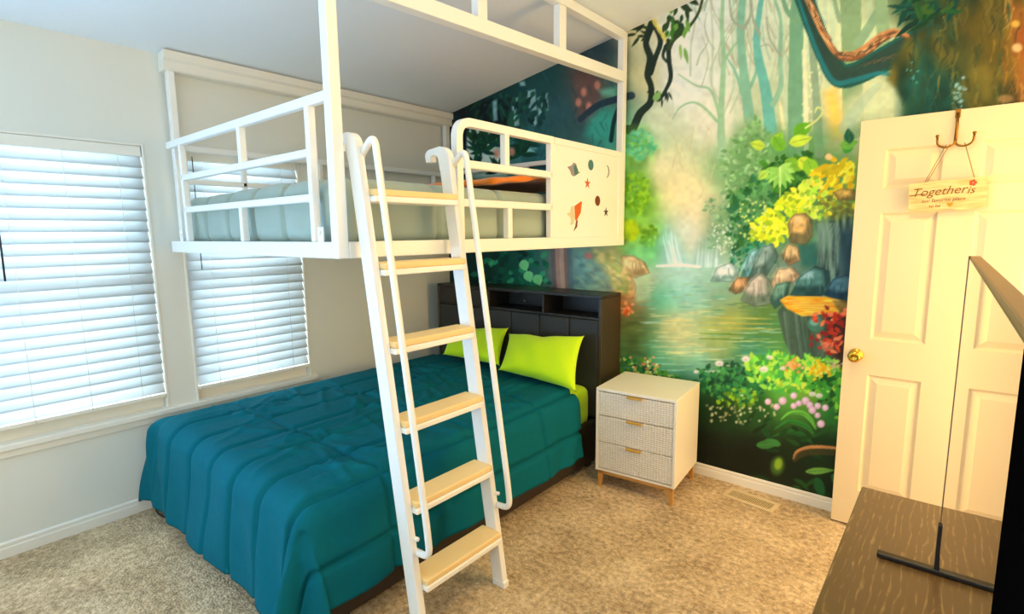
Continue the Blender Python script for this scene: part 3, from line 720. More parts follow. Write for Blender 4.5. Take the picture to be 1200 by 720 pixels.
S.poly([(702, 106), (722, 102), (722, 114), (706, 112)], (120, 196, 150), .8, 3)
S.stroke([(680, 140), (700, 124), (724, 116), (740, 112)], [7, 8, 9], (36, 56, 64)); S.stroke([(716, 165), (720, 140), (728, 120)], [5, 5], (20, 50, 50))
for k in range(60):
    x, y = rg.uniform(630, 720), rg.uniform(60, 200); S.stroke([(x, y), (x + rg.uniform(-6, 6), y + 10)], [3, 1.5], [(30, 80, 80), (56, 96, 96), (24, 60, 66)][rg.integers(3)], .35)
# strip under the bunk
for k in range(110):
    x, y = rg.uniform(560, 645), rg.uniform(294, 345)
    S.leaf(x, y, rg.uniform(5, 12), 3.2, rg.uniform(0, 6.28), [(10, 90, 60), (20, 130, 80), (6, 60, 44), (60, 180, 110), (8, 50, 40)][rg.integers(5)], .75)
for x, y in ((617, 318), (612, 305), (628, 322)): S.leaf(x, y, 14, 6, 1.2, (130, 216, 130))
for dx, c in ((-7, (120, 100, 96)), (-2, (206, 150, 120)), (3, (226, 176, 146)), (8, (150, 110, 90)), (12, (96, 120, 120))): S.stroke([(655 + dx, 290), (656 + dx, 312), (658 + dx, 345)], [5, 6, 6], c, .8)
S.poly([(672, 290), (700, 296), (716, 312), (722, 345), (672, 345)], (96, 146, 140), .6, 6, .2, (8, 5), 64, (130, 176, 150))
S.poly([(694, 292), (716, 296), (736, 318), (742, 346), (722, 346), (712, 322), (698, 306)], (186, 190, 90), .8, 4, .2, (7, 4), 65, (226, 190, 110))
for k in range(30):
    x, y = rg.uniform(672, 726), rg.uniform(296, 342); S.stroke([(x, y), (x + 6, y + 3), (x + 10, y + 8)], [1, 2.2, 1], [(110, 160, 150), (190, 206, 120), (214, 186, 116), (150, 186, 100), (80, 126, 126)][rg.integers(5)], .4)
S.ell(690, 300, 5, 4, (226, 110, 96), a=.7, soft=.6)

# --- garden at the foot
S.leaves([(728, 418), (760, 425), (790, 440), (800, 452), (728, 440)], 160, (3, 7), .35, [(90, 150, 40), (40, 110, 50), (160, 180, 80), (30, 80, 40)], 41)
for k in range(18): S.ell(rg.uniform(732, 775), rg.uniform(418, 438), 1.6, 1.4, [(246, 150, 80), (240, 220, 150), (226, 110, 70)][rg.integers(3)], a=.9)
S.leaves([(820, 432), (850, 426), (880, 428), (900, 450), (880, 475), (835, 470), (818, 450)], 240, (4, 10), .3, [(30, 96, 50), (50, 130, 60), (20, 70, 40), (80, 160, 70)], 42, a=.85)
S.leaves([(868, 428), (900, 416), (930, 422), (975, 424), (990, 440), (975, 462), (910, 462), (880, 448)], 330, (5, 13), .24, [(120, 206, 60), (160, 226, 70), (70, 160, 60), (190, 226, 60), (90, 180, 50)], 43, ang=-PI / 2, spread=1.4)
S.leaves([(940, 446), (990, 440), (1000, 500), (970, 480)], 90, (6, 13), .28, [(60, 140, 40), (120, 190, 50), (30, 90, 30)], 44)
for k in range(46): S.ell(rg.normal(960, 7), rg.normal(434, 5), 2.4, 1.8, [(250, 200, 30), (240, 170, 20), (255, 226, 80)][rg.integers(3)], rg.uniform(0, 3), .9)
for k in range(26): S.ell(rg.normal(930, 5), rg.normal(429, 3), 2.4, 1.6, [(246, 146, 60), (250, 176, 100)][rg.integers(2)], rg.uniform(0, 3), .9)
for k in range(18): S.ell(rg.normal(977, 4), rg.normal(428, 3), 1, 2, (226, 180, 130), rg.uniform(0, 3), .8)
for x, y, r_ in ((874, 421, 5), (902, 419, 3.5), (895, 433, 5), (843, 426, 5), (917, 432, 3), (816, 436, 3), (952, 462, 4), (960, 464, 4)):
    S.ell(x, y, r_, r_ * .7, (238, 222, 196), a=.95, soft=.5); S.ell(x, y + 1, r_ * .5, r_ * .3, (206, 170, 150), a=.6, soft=.6)
for x, y in ((900, 471), (910, 477), (917, 470), (930, 476), (936, 473), (944, 470), (949, 475), (958, 476), (952, 481), (958, 487), (967, 478), (962, 497), (930, 464)):
    r_ = rg.uniform(3.4, 4.8); S.ell(x, y, r_, r_, (232, 172, 186), soft=.25); S.ell(x - .6, y - .8, r_ * .55, r_ * .55, (250, 214, 216), a=.8, soft=.6)
for k in range(60):
    x, y = rg.uniform(822, 912), rg.normal(484, 6); S.ell(x, y, rg.uniform(1, 2), rg.uniform(1, 2.2), [(206, 190, 130), (150, 146, 90), (230, 220, 170)][rg.integers(3)], a=.7)
S.leaves([(838, 462), (870, 455), (900, 462), (880, 476), (845, 478)], 40, (3, 7), .4, [(130, 170, 30), (90, 130, 30)], 45)
for (pts, c) in (([(915, 492), (926, 484), (940, 484), (950, 492), (956, 503)], (110, 186, 60)), ([(908, 503), (925, 494), (945, 500), (955, 512)], (50, 120, 40)), ([(905, 512), (925, 506), (940, 510), (952, 520)], (36, 96, 34)), ([(905, 490), (894, 496), (898, 508), (904, 515)], (30, 76, 30))):
    S.stroke(pts, [1, 5, 6, 1.5], c); S.stroke([(x + 1, y + 1.2) for x, y in pts], [.6, 1.2, .6], tuple(.6 * v for v in c), .7)
for k in range(24):
    x, y = rg.uniform(890, 985), rg.uniform(500, 590); S.leaf(x, y, rg.uniform(10, 22), 2.6, rg.uniform(-.6, .9) + (PI if k % 2 else 0), [(26, 60, 22), (36, 80, 28), (22, 46, 18)][rg.integers(3)], .8)
S.leaf(886, 522, 28, 5, -.05, (56, 112, 44), vein=(90, 150, 70)); S.leaf(915, 522, 20, 4, 3.5, (60, 120, 50))
S.ell(911, 546, 8, 11, (70, 100, 30), .2, .9, .5); S.ell(912, 544, 4.5, 7, (140, 170, 40), .2, .9, .5)
S.stroke([(930, 538), (934, 530), (946, 525), (962, 524), (985, 526)], [2, 4, 4.5, 4, 3], (196, 130, 70)); S.stroke([(931, 541), (936, 534), (950, 530), (980, 531)], [3, 8, 8, 6], (84, 64, 30), .6)
S.leaf(944, 553, 34, 4, -.05, (110, 160, 60), vein=(60, 100, 40)); S.leaf(956, 560, 26, 6, 1.2, (30, 86, 40)); S.leaf(975, 556, 22, 5, .9, (44, 100, 44))
for k in range(30):
    x, y = rg.uniform(735, 900), rg.uniform(480, 590); S.leaf(x, y, rg.uniform(10, 26), 2.4, rg.uniform(-2.6, -.5), [(24, 40, 14), (30, 50, 18), (18, 26, 10)][rg.integers(3)], .6)

# broad canvas-like brush variation
bn = S.noise(S.w, S.h, (7, 7), 90)[..., None] * .5 + S.noise(S.w, S.h, (22, 14), 91)[..., None] * .5
S.im *= (1 + .14 * (bn - .5))

# carry the painting to the wall
GNX, GNZ = 690, 520
gx = np.linspace(WX, RX, GNX + 1)
top = 2.466 + SLOPE * (gx - WX)
gz = np.linspace(0, 1, GNZ + 1)
GX, GT = np.meshgrid(gx, gz); GZ = GT * (2.466 + SLOPE * (GX - WX))
wp = np.stack([GX, np.full_like(GX, MY), GZ], -1) - CAMPOS
cp = wp @ R
U = 600 - F * cp[..., 0] / cp[..., 2]; V = 360 + F * cp[..., 1] / cp[..., 2]
fu = np.clip((U - S.x0) * S.s - .5, 0, S.w - 1.01); fv = np.clip((V - S.y0) * S.s - .5, 0, S.h - 1.01)
iu = fu.astype(int); iv = fv.astype(int); au = (fu - iu)[..., None]; av = (fv - iv)[..., None]
pc = S.im[iv, iu] * (1 - au) * (1 - av) + S.im[iv, iu + 1] * au * (1 - av) + S.im[iv + 1, iu] * (1 - au) * av + S.im[iv + 1, iu + 1] * au * av
pc = np.clip(pc / 255., 0, 1)
pl = np.where(pc <= .04045, pc / 12.92, ((pc + .055) / 1.055) ** 2.4) * np.array(MURAL_GAIN)
pl = np.clip(pl, 0, .94)
me = bpy.data.meshes.new('wall_back')
nv = (GNX + 1) * (GNZ + 1)
co = np.stack([GX, np.full_like(GX, MY), GZ], -1).reshape(-1, 3)
back = np.array([(WX, MY + .12, 0), (RX, MY + .12, 0), (RX, MY + .12, top[-1]), (WX, MY + .12, top[0])])
ii, jj = np.meshgrid(np.arange(GNX), np.arange(GNZ))
q0 = (jj * (GNX + 1) + ii).ravel()
quads = np.stack([q0, q0 + 1, q0 + GNX + 2, q0 + GNX + 1], -1)
c00, c10, c11, c01 = 0, GNX, nv - 1, nv - 1 - GNX
extra = np.array([(nv + 1, nv, nv + 3, nv + 2), (c00, c01, nv + 3, nv), (c10, nv + 1, nv + 2, c11), (c00, nv, nv + 1, c10), (c01, c11, nv + 2, nv + 3)])
quads = np.concatenate([quads, extra]).astype(np.int32)
me.vertices.add(nv + 4); me.vertices.foreach_set('co', np.concatenate([co, back]).ravel())
nq = len(quads)
me.loops.add(nq * 4); me.loops.foreach_set('vertex_index', quads.ravel())
me.polygons.add(nq); me.polygons.foreach_set('loop_start', np.arange(nq) * 4)
me.update(calc_edges=True); me.validate()
at = me.color_attributes.new('paint', 'FLOAT_COLOR', 'POINT')
ca = np.ones((nv + 4, 4), np.float32); ca[:nv, :3] = pl.reshape(-1, 3); ca[nv:, :3] = .5
at.data.foreach_set('color', ca.ravel())
m = bpy.data.materials.new('painted_mural'); N, L = nodes_of(m); b = N['Principled BSDF']
an = N.new('ShaderNodeAttribute'); an.attribute_name = 'paint'
L.new(an.outputs['Color'], b.inputs['Base Color']); b.inputs['Roughness'].default_value = .7; b.inputs['Specular IOR Level'].default_value = .25
me.materials.append(m)
o = bpy.data.objects.new('wall_back', me); COL.objects.link(o)
tag(o, 'wall covered by a painted forest pond mural', 'mural wall', kind='structure')
#MURAL_END

# ------------------------------------------------------------------ setting
o = MB().box(WX - .15, RX + .15, BY - .15, MY + .15, -.08, 0).build('floor', MAT['carpet'])
tag(o, 'beige mottled cut pile carpet floor', 'floor', kind='structure')

# vaulted ceiling: a sloping slab
x0, x1 = WX - .15, RX + .15
v = [(x0, BY - .15, ceil_z(x0)), (x1, BY - .15, ceil_z(x1)), (x1, MY + .15, ceil_z(x1)), (x0, MY + .15, ceil_z(x0))]
v += [(a, b_, c + .1) for a, b_, c in v]
o = MB().add(v, [(0, 1, 2, 3), (4, 5, 6, 7), (0, 1, 5, 4), (1, 2, 6, 5), (2, 3, 7, 6), (3, 0, 4, 7)]).build('ceiling', MAT['ceiling'])
tag(o, 'white vaulted ceiling sloping up away from the windows', 'ceiling', kind='structure')

# window wall with two openings, plus an added one behind the camera
W3 = (-1.10, -.22); W1 = (0.06, .978); W2 = (1.118, 1.84); WZ = (.545, 1.985)
zt = ceil_z(WX)
mb = MB()
wy = [BY - .15, W3[0], W3[1], W1[0], W1[1], W2[0], W2[1], MY + .15]
for a, b_, full in ((0, 1, 1), (1, 2, 0), (2, 3, 1), (3, 4, 0), (4, 5, 1), (5, 6, 0), (6, 7, 1)):
    if full:
        mb.box(WX - .13, WX, wy[a], wy[b_], 0, zt)
    else:
        mb.box(WX - .13, WX, wy[a], wy[b_], 0, WZ[0]); mb.box(WX - .13, WX, wy[a], wy[b_], WZ[1], zt)
tag(mb.build('wall_left', MAT['wall']), 'off white wall holding the two windows', 'wall', kind='structure')
# right wall and the wall behind the photographer
DW0, DW1, DWH = 2.235, 3.035, 2.03
mb = MB()
for ya, yb, za in ((BY - .15, DW0, 0), (DW0, DW1, DWH), (DW1, MY + .15, 0)):
    v = [(RX, ya, za), (RX, yb, za), (RX, yb, ceil_z(RX)), (RX, ya, ceil_z(RX))]
    v += [(a + .12, b_, c) for a, b_, c in v]
    mb.add(v, [(0, 1, 2, 3), (4, 5, 6, 7), (0, 1, 5, 4), (1, 2, 6, 5), (2, 3, 7, 6), (3, 0, 4, 7)])
o = mb.build('wall_right', MAT['wall'])
tag(o, 'off white wall beside the open door and dresser', 'wall', kind='structure')
v = [(WX, BY, 0), (RX, BY, 0), (RX, BY, ceil_z(RX)), (WX, BY, ceil_z(WX))]
v += [(a, b_ - .12, c) for a, b_, c in v]
o = MB().add(v, [(0, 1, 2, 3), (4, 5, 6, 7), (0, 1, 5, 4), (1, 2, 6, 5), (2, 3, 7, 6), (3, 0, 4, 7)]).build('wall_front', MAT['wall'])
tag(o, 'off white wall opposite the mural', 'wall', kind='structure')

def baseboard(name, a, b_, nrm, label, h=.075, t=.014):
    a = Vector(a); b_ = Vector(b_); n = Vector(nrm)
    prof = [(0, 0), (t, 0), (t, h * .62), (t * .8, h * .68), (t * .85, h * .9), (t * .3, h), (0, h)]
    mb = MB(); k = len(prof)
    vs = [a + n * p + Vector((0, 0, q)) for p, q in prof] + [b_ + n * p + Vector((0, 0, q)) for p, q in prof]
    fs = [(i, (i + 1) % k, k + (i + 1) % k, k + i) for i in range(k)] + [tuple(range(k)), tuple(range(2 * k - 1, k - 1, -1))]
    tag(mb.add(vs, fs).build(name, MAT['trim']), label, 'baseboard', kind='structure')
baseboard('baseboard_left', (WX, BY, 0), (WX, MY, 0), (1, 0, 0), 'white baseboard under the windows')
baseboard('baseboard_back', (WX + .015, MY, 0), (RX, MY, 0), (0, -1, 0), 'white baseboard along the foot of the mural', .07)

# ledger board at the top of the window wall, from the loft post to the corner
lprof = [(.0, 2.372), (.068, 2.372), (.075, 2.380), (.075, 2.418), (.083, 2.424), (.092, 2.430), (.092, 2.470), (.0, 2.464)]
n_ = len(lprof)
mb = MB().add([(WX + a, 1.085, c) for a, c in lprof] + [(WX + a, MY - .001, c) for a, c in lprof],
              [(i, (i + 1) % n_, n_ + (i + 1) % n_, n_ + i) for i in range(n_)] + [tuple(range(n_)), tuple(range(2 * n_ - 1, n_ - 1, -1))])
tag(mb.build('trim_1', MAT['trim']), 'white ledger moulding along the top of the window wall above the loft bed', 'moulding', kind='structure')
# long sill under both windows
mb = MB().box(WX - .125, WX + .035, -1.16, 1.875, .515, .5475, .006).box(WX, WX + .014, -1.12, 1.85, .478, .515, .004)
tag(mb.build('trim_2', MAT['trim']), 'long white window sill running under both windows', 'window sill', kind='structure')

# windows: vinyl frame, glass
def window(name, y0, y1, label):
    z0, z1 = WZ
    root = thing(name, (WX, (y0 + y1) / 2, z0), label, 'window', kind='structure')
    xa, xb = WX - .10, WX - .045
    t = .038
    mb = MB().box(xa, xb, y0, y0 + t, z0, z1, .004).box(xa, xb, y1 - t, y1, z0, z1, .004)
    mb.box(xa, WX - .038, y0 + .013, y1 - .013, z0, z0 + .078, .004).box(xa, xb, y0 + t, y1 - t, z1 - t, z1, .004)
    mb.box(xa, xb, y0 + t, y1 - t, (z0 + z1) / 2 - .02, (z0 + z1) / 2 + .02, .004)
    mb.build('frame', MAT['sash'], root)
    MB().box(WX - .078, WX - .072, y0 + t, y1 - t, z0 + .06, z1 - t).build('pane', MAT['glass'], root)
    # thin casing bead round the opening
    mb = MB()
    mb.box(WX - .044, WX + .006, y1 - .012, y1, z0, z1, .003).box(WX - .044, WX + .006, y0, y0 + .012, z0, z1, .003)
    mb.box(WX - .044, WX + .006, y0 + .012, y1 - .012, z1 - .012, z1, .003)
    mb.build('bead', MAT['trim'], root)
    return root
window('window_1', *W1, 'larger window nearer the photographer, closed blind inside')
window('added_window', *W3, 'added unseen window with no blind behind the photographer, for cool fill light')  # unseen window, added to let cool fill light into the room
window('window_2', *W2, 'window behind the loft bed end, above the teal bed')

# blinds
def blind(y0, y1, label, wand_y, nc, tilt=67):
    root = thing('window_blind', (WX - .02, (y0 + y1) / 2, WZ[1]), label, 'window blind', 'white slatted window blinds')
    y0 += .016; y1 -= .016
    zt = WZ[1] - .013
    MB().box(WX - .040, WX + .004, y0, y1, zt - .052, zt, .004).build('headrail', MAT['trim'], root)
    mb = MB(); ztop = zt - .075; zbot = .672; n = 23
    w = .079; a = math.radians(tilt)
    for i in range(n):
        z = ztop - (ztop - zbot) * i / (n - 1)
        rows = []
        for s in (0, 1):
            prof = []
            for k in range(7):
                q = k / 6 - .5
                bow = .0035 * (1 - 4 * q * q)
                px = q * w * math.cos(a) + bow * math.sin(a)
                pz = -q * w * math.sin(a) + bow * math.cos(a)
                prof.append((px, pz))
            yy = y0 if s == 0 else y1
            rows.append([(WX - .012 + p, yy, z + q) for p, q in prof])
        mb.grid(rows)
    so = mb.build('slats', MAT['slat'], root, fix=False)
    md = so.modifiers.new('thick', 'SOLIDIFY'); md.thickness = .0025
    MB().box(WX - .035, WX + .015, y0, y1, .612, .632, .004).build('bottom_rail', MAT['trim'], root)
    for k in range(nc):
        yy = y0 + (y1 - y0) * (k + .5) / nc
        MB().tube([(WX + .021, yy, zt - .05), (WX + .021, yy, .61)], .0014, 6).build('ladder_cord', MAT['trim'], root)
    return root, zt
bl, zt_b = blind(*W1, 'white slatted blind in the larger window at the photo left edge', .42, 4)
MB().tube([(WX + .03, .372, zt_b - .03), (WX + .033, .371, 1.46), (WX + .032, .369, 1.305)], .004, 8).build('tilt_wand', MAT['cord'], bl)
bl2, _ = blind(*W2, 'white slatted blind in the window partly behind the loft bed', 1.2, 3)
MB().tube([(WX + .0245, 1.2, zt_b - .03), (WX + .025, 1.2, 1.31)], .0025, 8).build('tilt_wand', MAT['cord'], bl2)

# ------------------------------------------------------------------ door, open against the mural
def panel_slab(mb, xs, zs, holes, yf, yb, depth=.010):
    """front (yf) face with moulded panels; the slab goes back to yb"""
    X = sorted(set([xs[0], xs[1]] + [h[0] for h in holes] + [h[1] for h in holes]))
    Z = sorted(set([zs[0], zs[1]] + [h[2] for h in holes] + [h[3] for h in holes]))
    for i in range(len(X) - 1):
        for j in range(len(Z) - 1):
            cx = (X[i] + X[i + 1]) / 2; cz = (Z[j] + Z[j + 1]) / 2
            if any(h[0] < cx < h[1] and h[2] < cz < h[3] for h in holes): continue
            mb.add([(X[i], yf, Z[j]), (X[i + 1], yf, Z[j]), (X[i + 1], yf, Z[j + 1]), (X[i], yf, Z[j + 1])], [(0, 1, 2, 3)])
    for (a, b_, c, d) in holes:
        rings = [(0, 0), (.010, depth), (.016, depth), (.042, .002)]
        pr = []
        for off, dep in rings:
            pr.append([(a + off, yf + dep, c + off), (b_ - off, yf + dep, c + off), (b_ - off, yf + dep, d - off), (a + off, yf + dep, d - off)])
        for k in range(len(pr) - 1):
            for q in range(4):
                q2 = (q + 1) % 4
                mb.add([pr[k][q], pr[k][q2], pr[k + 1][q2], pr[k + 1][q]], [(0, 1, 2, 3)])
        mb.add(pr[-1], [(0, 1, 2, 3)])
    x0, x1 = xs; z0, z1 = zs
    mb.add([(x0, yf, z0), (x0, yb, z0), (x0, yb, z1), (x0, yf, z1)], [(0, 1, 2, 3)])
    mb.add([(x1, yf, z0), (x1, yb, z0), (x1, yb, z1), (x1, yf, z1)], [(0, 1, 2, 3)])
    mb.add([(x0, yf, z0), (x1, yf, z0), (x1, yb, z0), (x0, yb, z0)], [(0, 1, 2, 3)])
    mb.add([(x0, yf, z1), (x1, yf, z1), (x1, yb, z1), (x0, yb, z1)], [(0, 1, 2, 3)])
    mb.add([(x0, yb, z0), (x1, yb, z0), (x1, yb, z1), (x0, yb, z1)], [(0, 1, 2, 3)])

DY = 3.044
door = thing('door_1', (.385, DY, .012), 'white six panel door standing open flat against the mural wall', 'door', kind='structure')
pc = [(-.305, -.095), (.03, .24)]
pz = [(.20, .80), (.975, 1.575), (1.685, 1.865)]
mb = MB()
panel_slab(mb, (-.41, .385), (.012, 2.003), [(a, b_, c, d) for a, b_ in pc for c, d in pz], DY, DY + .035)
mb.build('door_panel', MAT['door'], door, fix=False)
k = MB().lathe([(.031, 0), (.031, .004), (.027, .008), (.013, .011), (.012, .028), (.02, .036), (.027, .046), (.028, .056), (.024, .064), (.012, .067), (.011, .066)], (-.358, DY, .891), (0, -1, 0), 28)
k.build('knob', MAT['brass'], door)
MB().lathe([(.029, 0), (.029, .004), (.012, .009), (.011, .028), (.025, .042), (.026, .054), (.020, .062)], (-.358, DY + .035, .891), (0, 1, 0), 20).build('knob', MAT['brass'], door)
MB().box(-.4125, -.409, DY + .008, DY + .028, .85, .93, .001).build('latch_plate', MAT['brass'], door)

# over-door hook
hx = -.06
hk = thing('door_hook', (hx, DY, 2.003), 'antique brass double hook hung over the top of the white door', 'hook')
mb = MB()
mb.box(hx - .009, hx + .009, DY - .005, DY + .040, 2.0045, 2.0075, .001)
mb.box(hx - .009, hx + .009, DY + .037, DY + .040, 1.96, 2.0065, .001)
mb.box(hx - .009, hx + .009, DY - .0045, DY - .0015, 1.97, 2.0065, .001)
mb.tube([(hx, DY - .005, 1.99), (hx + .001, DY - .008, 1.93), (hx, DY - .009, 1.868)], .0055, 10)
mb.build('strap', MAT['hook_brass'], hk)
for s in (-1, 1):
    pts = [(hx, DY - .009, 1.885)]
    for q in range(13):
        a = PI * (1.5 + .0) + s * (q / 12) * PI * .62
        pts.append((hx + s * .030 + .030 * math.cos(PI * 1.0 if False else (PI if s > 0 else 0) + s * (q / 12) * PI * .98), DY - .012 - .02 * q / 12, 1.872 - .024 * math.sin((q / 12) * PI * .98)))
    pts.append((hx + s * .061, DY - .033, 1.893))
    mbh = MB().tube(pts, .0042, 10)
    mbh.lathe([(.0, -.006), (.005, -.005), (.0075, 0), (.005, .005), (.0, .006)], (hx + s * .061, DY - .033, 1.897), (0, 0, 1), 14)
    mbh.build('hook_arm', MAT['hook_brass'], hk)

# hanging wooden sign
tilt = math.radians(3.0)
SX, SZ = -.07, 1.645
sgn = thing('hanging_sign', (SX, DY - .02, SZ), 'small pale wooden plank sign with handwritten words hanging from the door hook', 'sign')
def sgn_m(y): return Matrix.Translation((SX, y, SZ)) @ Matrix.Rotation(-tilt, 4, 'Y') @ Matrix.Rotation(PI / 2, 4, 'X')
out = []
random.seed(5)
Lh, Hh = .132, .063
n = 16
for i in range(n + 1): out.append((-Lh + 2 * Lh * i / n, -Hh + .003 * math.sin(i * .9) + (.004 if 9 < i < 13 else 0) * -1))
for i in range(n + 1): out.append((Lh - 2 * Lh * i / n, Hh + .0015 * math.sin(i * .7 + 1)))
MB().prism(out, .012, sgn_m(DY - .022)).build('plank', MAT['sign'], sgn)
MAT['ink'] = mat('brown_ink', (120, 84, 36), .8)
MAT['ink_red'] = mat('red_ink', (196, 84, 52), .8)
MAT['ink_gold'] = mat('ochre_ink', (180, 140, 30), .8)
def text_part(txt, size, x, y, m, shear=0., name='lettering', parent=sgn, mm=None, depth=.0006, bold=0.0):
    cu = bpy.data.curves.new('txt', 'FONT'); cu.body = txt; cu.size = size; cu.shear = shear
    cu.extrude = depth; cu.align_x = 'CENTER'; cu.align_y = 'CENTER'; cu.offset = bold; cu.resolution_u = 3
    to = bpy.data.objects.new('txt', cu); COL.objects.link(to)
    dg = bpy.context.evaluated_depsgraph_get()
    me = bpy.data.meshes.new_from_object(to.evaluated_get(dg))
    bpy.data.objects.remove(to)
    M = mm @ Matrix.Translation((x, y, .0003))
    b_ = MB().add([M @ v.co for v in me.vertices], [tuple(p.vertices) for p in me.polygons])
    bpy.data.meshes.remove(me)
    return b_.build(name, m, parent, fix=False)
SF = sgn_m(DY - .034)
text_part('Together', .050, -.030, .018, MAT['ink'], .35, mm=SF)
text_part('is', .044, .078, .012, MAT['ink'], .35, mm=SF)
text_part('our favorite place', .021, -.012, -.020, MAT['ink'], .1, mm=SF)
text_part('to be', .019, -.04, -.044, MAT['ink'], .1, mm=SF)
hp = []
for i in range(24):
    t = 2 * PI * i / 24
    hp.append((.0007 * 16 * math.sin(t) ** 3, .0007 * (13 * math.cos(t) - 5 * math.cos(2 * t) - 2 * math.cos(3 * t) - math.cos(4 * t))))
MB().prism(hp, .0008, SF @ Matrix.Translation((.012, -.042, 0))).build('heart', MAT['ink_gold'], sgn)
mbf = MB()
for i in range(5):
    a = 2 * PI * i / 5
    mbf.prism([(.085 + .008 * math.cos(a) + .006 * math.cos(q * PI / 4), .042 + .008 * math.sin(a) + .006 * math.sin(q * PI / 4)) for q in range(8)], .0008, SF)
mbf.build('flower', MAT['ink_red'], sgn)
MB().beam(SF @ Vector((-.13, .008, .0003)), SF @ Vector((-.075, .012, .0003)), .0035, .0008, up=(0, -1, 0), bev=0).build('crack', MAT['ink'], sgn)
sp = MB()
for (xa, za, xb) in ((-.088, 1.860, -.150), (-.076, 1.860, -.143), (-.028, 1.862, .018)):
    sp.tube([(xa, DY - .018, za), ((xa + xb) / 2, DY - .022, (za + 1.705) / 2), (xb, DY - .027, 1.703)], .0016, 6)
sp.build('string', MAT['string'], sgn)

# ------------------------------------------------------------------ loft bed
LX = -1.687; LY0 = 1.055; LY1 = MY - .022
loft = thing('loft_bed', (-2.5, 2.1, 1.415), 'white metal loft bed hung from the ceiling over the teal bed', 'loft bed')
wm = MAT['white_metal']
P = .044
# posts
MB().box(LX - P, LX, LY0, LY0 + P, 1.415, ceil_z(LX) - .012, .004).build('post', wm, loft)
MB().box(WX + .026, WX + .026 + P, LY0 + .045, LY0 + .045 + P * .8, 1.43, 2.372, .004).build('post', wm, loft)
MB().box(LX - P, LX, LY1 - P, LY1, 1.415, ceil_z(LX - P) - .012, .004).build('post', wm, loft)
MB().box(WX + .026, WX + .026 + P, LY1 - P, LY1, 1.43, 2.372, .004).build('post', wm, loft)
# bed base: side and end rails plus deck
z0, z1 = 1.415, 1.475
MB().box(LX - .05, LX + .002, LY0 + P, LY1, z0, z1, .004).build('side_rail', wm, loft)
MB().box(WX + .03, WX + .075, LY0 + .08, LY1, z0, z1, .004).build('side_rail', wm, loft)
MB().box(WX + .03, LX - P, LY0, LY0 + .045, z0, z1, .004).build('end_rail', wm, loft)
MB().box(WX + .075, LX - .05, LY1 - .03, LY1, z0, z1, .004).build('end_rail', wm, loft)
mb = MB().box(WX + .075, LX - .05, LY0 + .045, LY1 - .03, 1.43, 1.446)
for i in range(7):
    yy = LY0 + .25 + i * .27
    mb.box(WX + .075, LX - .05, yy, yy + .04, 1.418, 1.431, .002)
mb.build('deck', wm, loft)
# left end guard
e = MB()
ex0, ex1 = WX + .07, LX - P
ya, yb_ = LY0 + .004, LY0 + .036
e.box(ex0, ex1, ya, yb_, 1.962, 1.998, .006)
e.box(-3.115, -1.865, ya, yb_, 1.785, 1.815, .006)
e.box(-3.115, -1.865, ya, yb_, 1.622, 1.652, .006)
e.box(-3.125, -3.095, ya, yb_, 1.475, 1.965, .006)
e.box(-1.875, -1.845, ya, yb_, 1.475, 1.965, .006)
e.box(-2.44, -2.41, ya, yb_, 1.812, 1.965, .006)
e.box(-2.475, -2.445, ya, yb_, 1.475, 1.625, .006)
e.build('end_guard', wm, loft)
for (xx, zz) in ((-3.20, 1.925), (-3.20, 1.50), (-1.815, 1.50)):
    mb = MB().box(xx - .02, xx + .02, ya + .004, ya + .010, zz - .03, zz + .03, .003)
    mb.lathe([(.008, 0), (.008, .004), (.004, .006)], (xx, ya + .004, zz + .008), (0, -1, 0), 12)
    mb.build('bracket', wm, loft)
# back guard along the wall
g = MB()
gx0, gx1 = WX + .032, WX + .064
g.box(gx0, gx1, LY0 + .09, LY1 - P, 1.962, 1.996, .006).box(gx0, gx1, LY0 + .09, LY1 - P, 1.785, 1.815, .006)
for yy in (1.45, 1.95, 2.45, 2.95):
    g.box(gx0, gx1, yy, yy + .03, 1.475, 1.965, .006)
g.build('back_guard', wm, loft)
# far end guard by the mural
g = MB()
gy0, gy1 = LY1 - .034, LY1 - .004
g.box(WX + .07, LX - P, gy0, gy1, 1.975, 2.008, .006)
for xx in (-3.06, -2.49, -2.0):
    g.box(xx, xx + .03, gy0, gy1, 1.475, 1.978, .006)
g.build('end_guard', wm, loft)
# front guard: rounded frame, rails, uprights
fg = MB()
fx0, fx1 = LX - .036, LX
xc = (fx0 + fx1) / 2
path = arc_path([(xc, 1.668, 1.475), (xc, 1.668, 1.981), (xc, 2.36, 1.981)], .075, 8)
def sweep_rect(mb, path, w, h):
    """rectangular bar swept in a plane x = const"""
    n = len(path); vs = []; fs = []
    for i, p in enumerate(path):
        if i == 0: t = path[1] - path[0]
        elif i == n - 1: t = path[-1] - path[-2]
        else: t = (path[i + 1] - path[i]).normalized() + (path[i] - path[i - 1]).normalized()
        t.normalize(); s = Vector((1, 0, 0)); u = s.cross(t).normalized()
        for a, b_ in ((-1, -1), (1, -1), (1, 1), (-1, 1)):
            vs.append(p + s * (a * w / 2) + u * (b_ * h / 2))
    for i in range(n - 1):
        for k in range(4):
            k2 = (k + 1) % 4
            fs.append((i * 4 + k, i * 4 + k2, i * 4 + 4 + k2, i * 4 + 4 + k))
    fs += [(0, 1, 2, 3), tuple((n - 1) * 4 + k for k in range(4))]
    mb.add(vs, fs)
sweep_rect(fg, path, .036, .036)
fg.box(fx0, fx1, 1.686, 2.35, 1.785, 1.820, .005)
fg.box(fx0, fx1, 1.686, 2.35, 1.618, 1.652, .005)
fg.box(fx0, fx1, 1.968, 2.000, 1.818, 1.965, .005)
fg.box(fx0, fx1, 1.985, 2.017, 1.475, 1.62, .005)
fg.box(fx0, fx1, 2.335, 2.367, 1.475, 1.965, .005)
fg.build('front_guard', wm, loft)
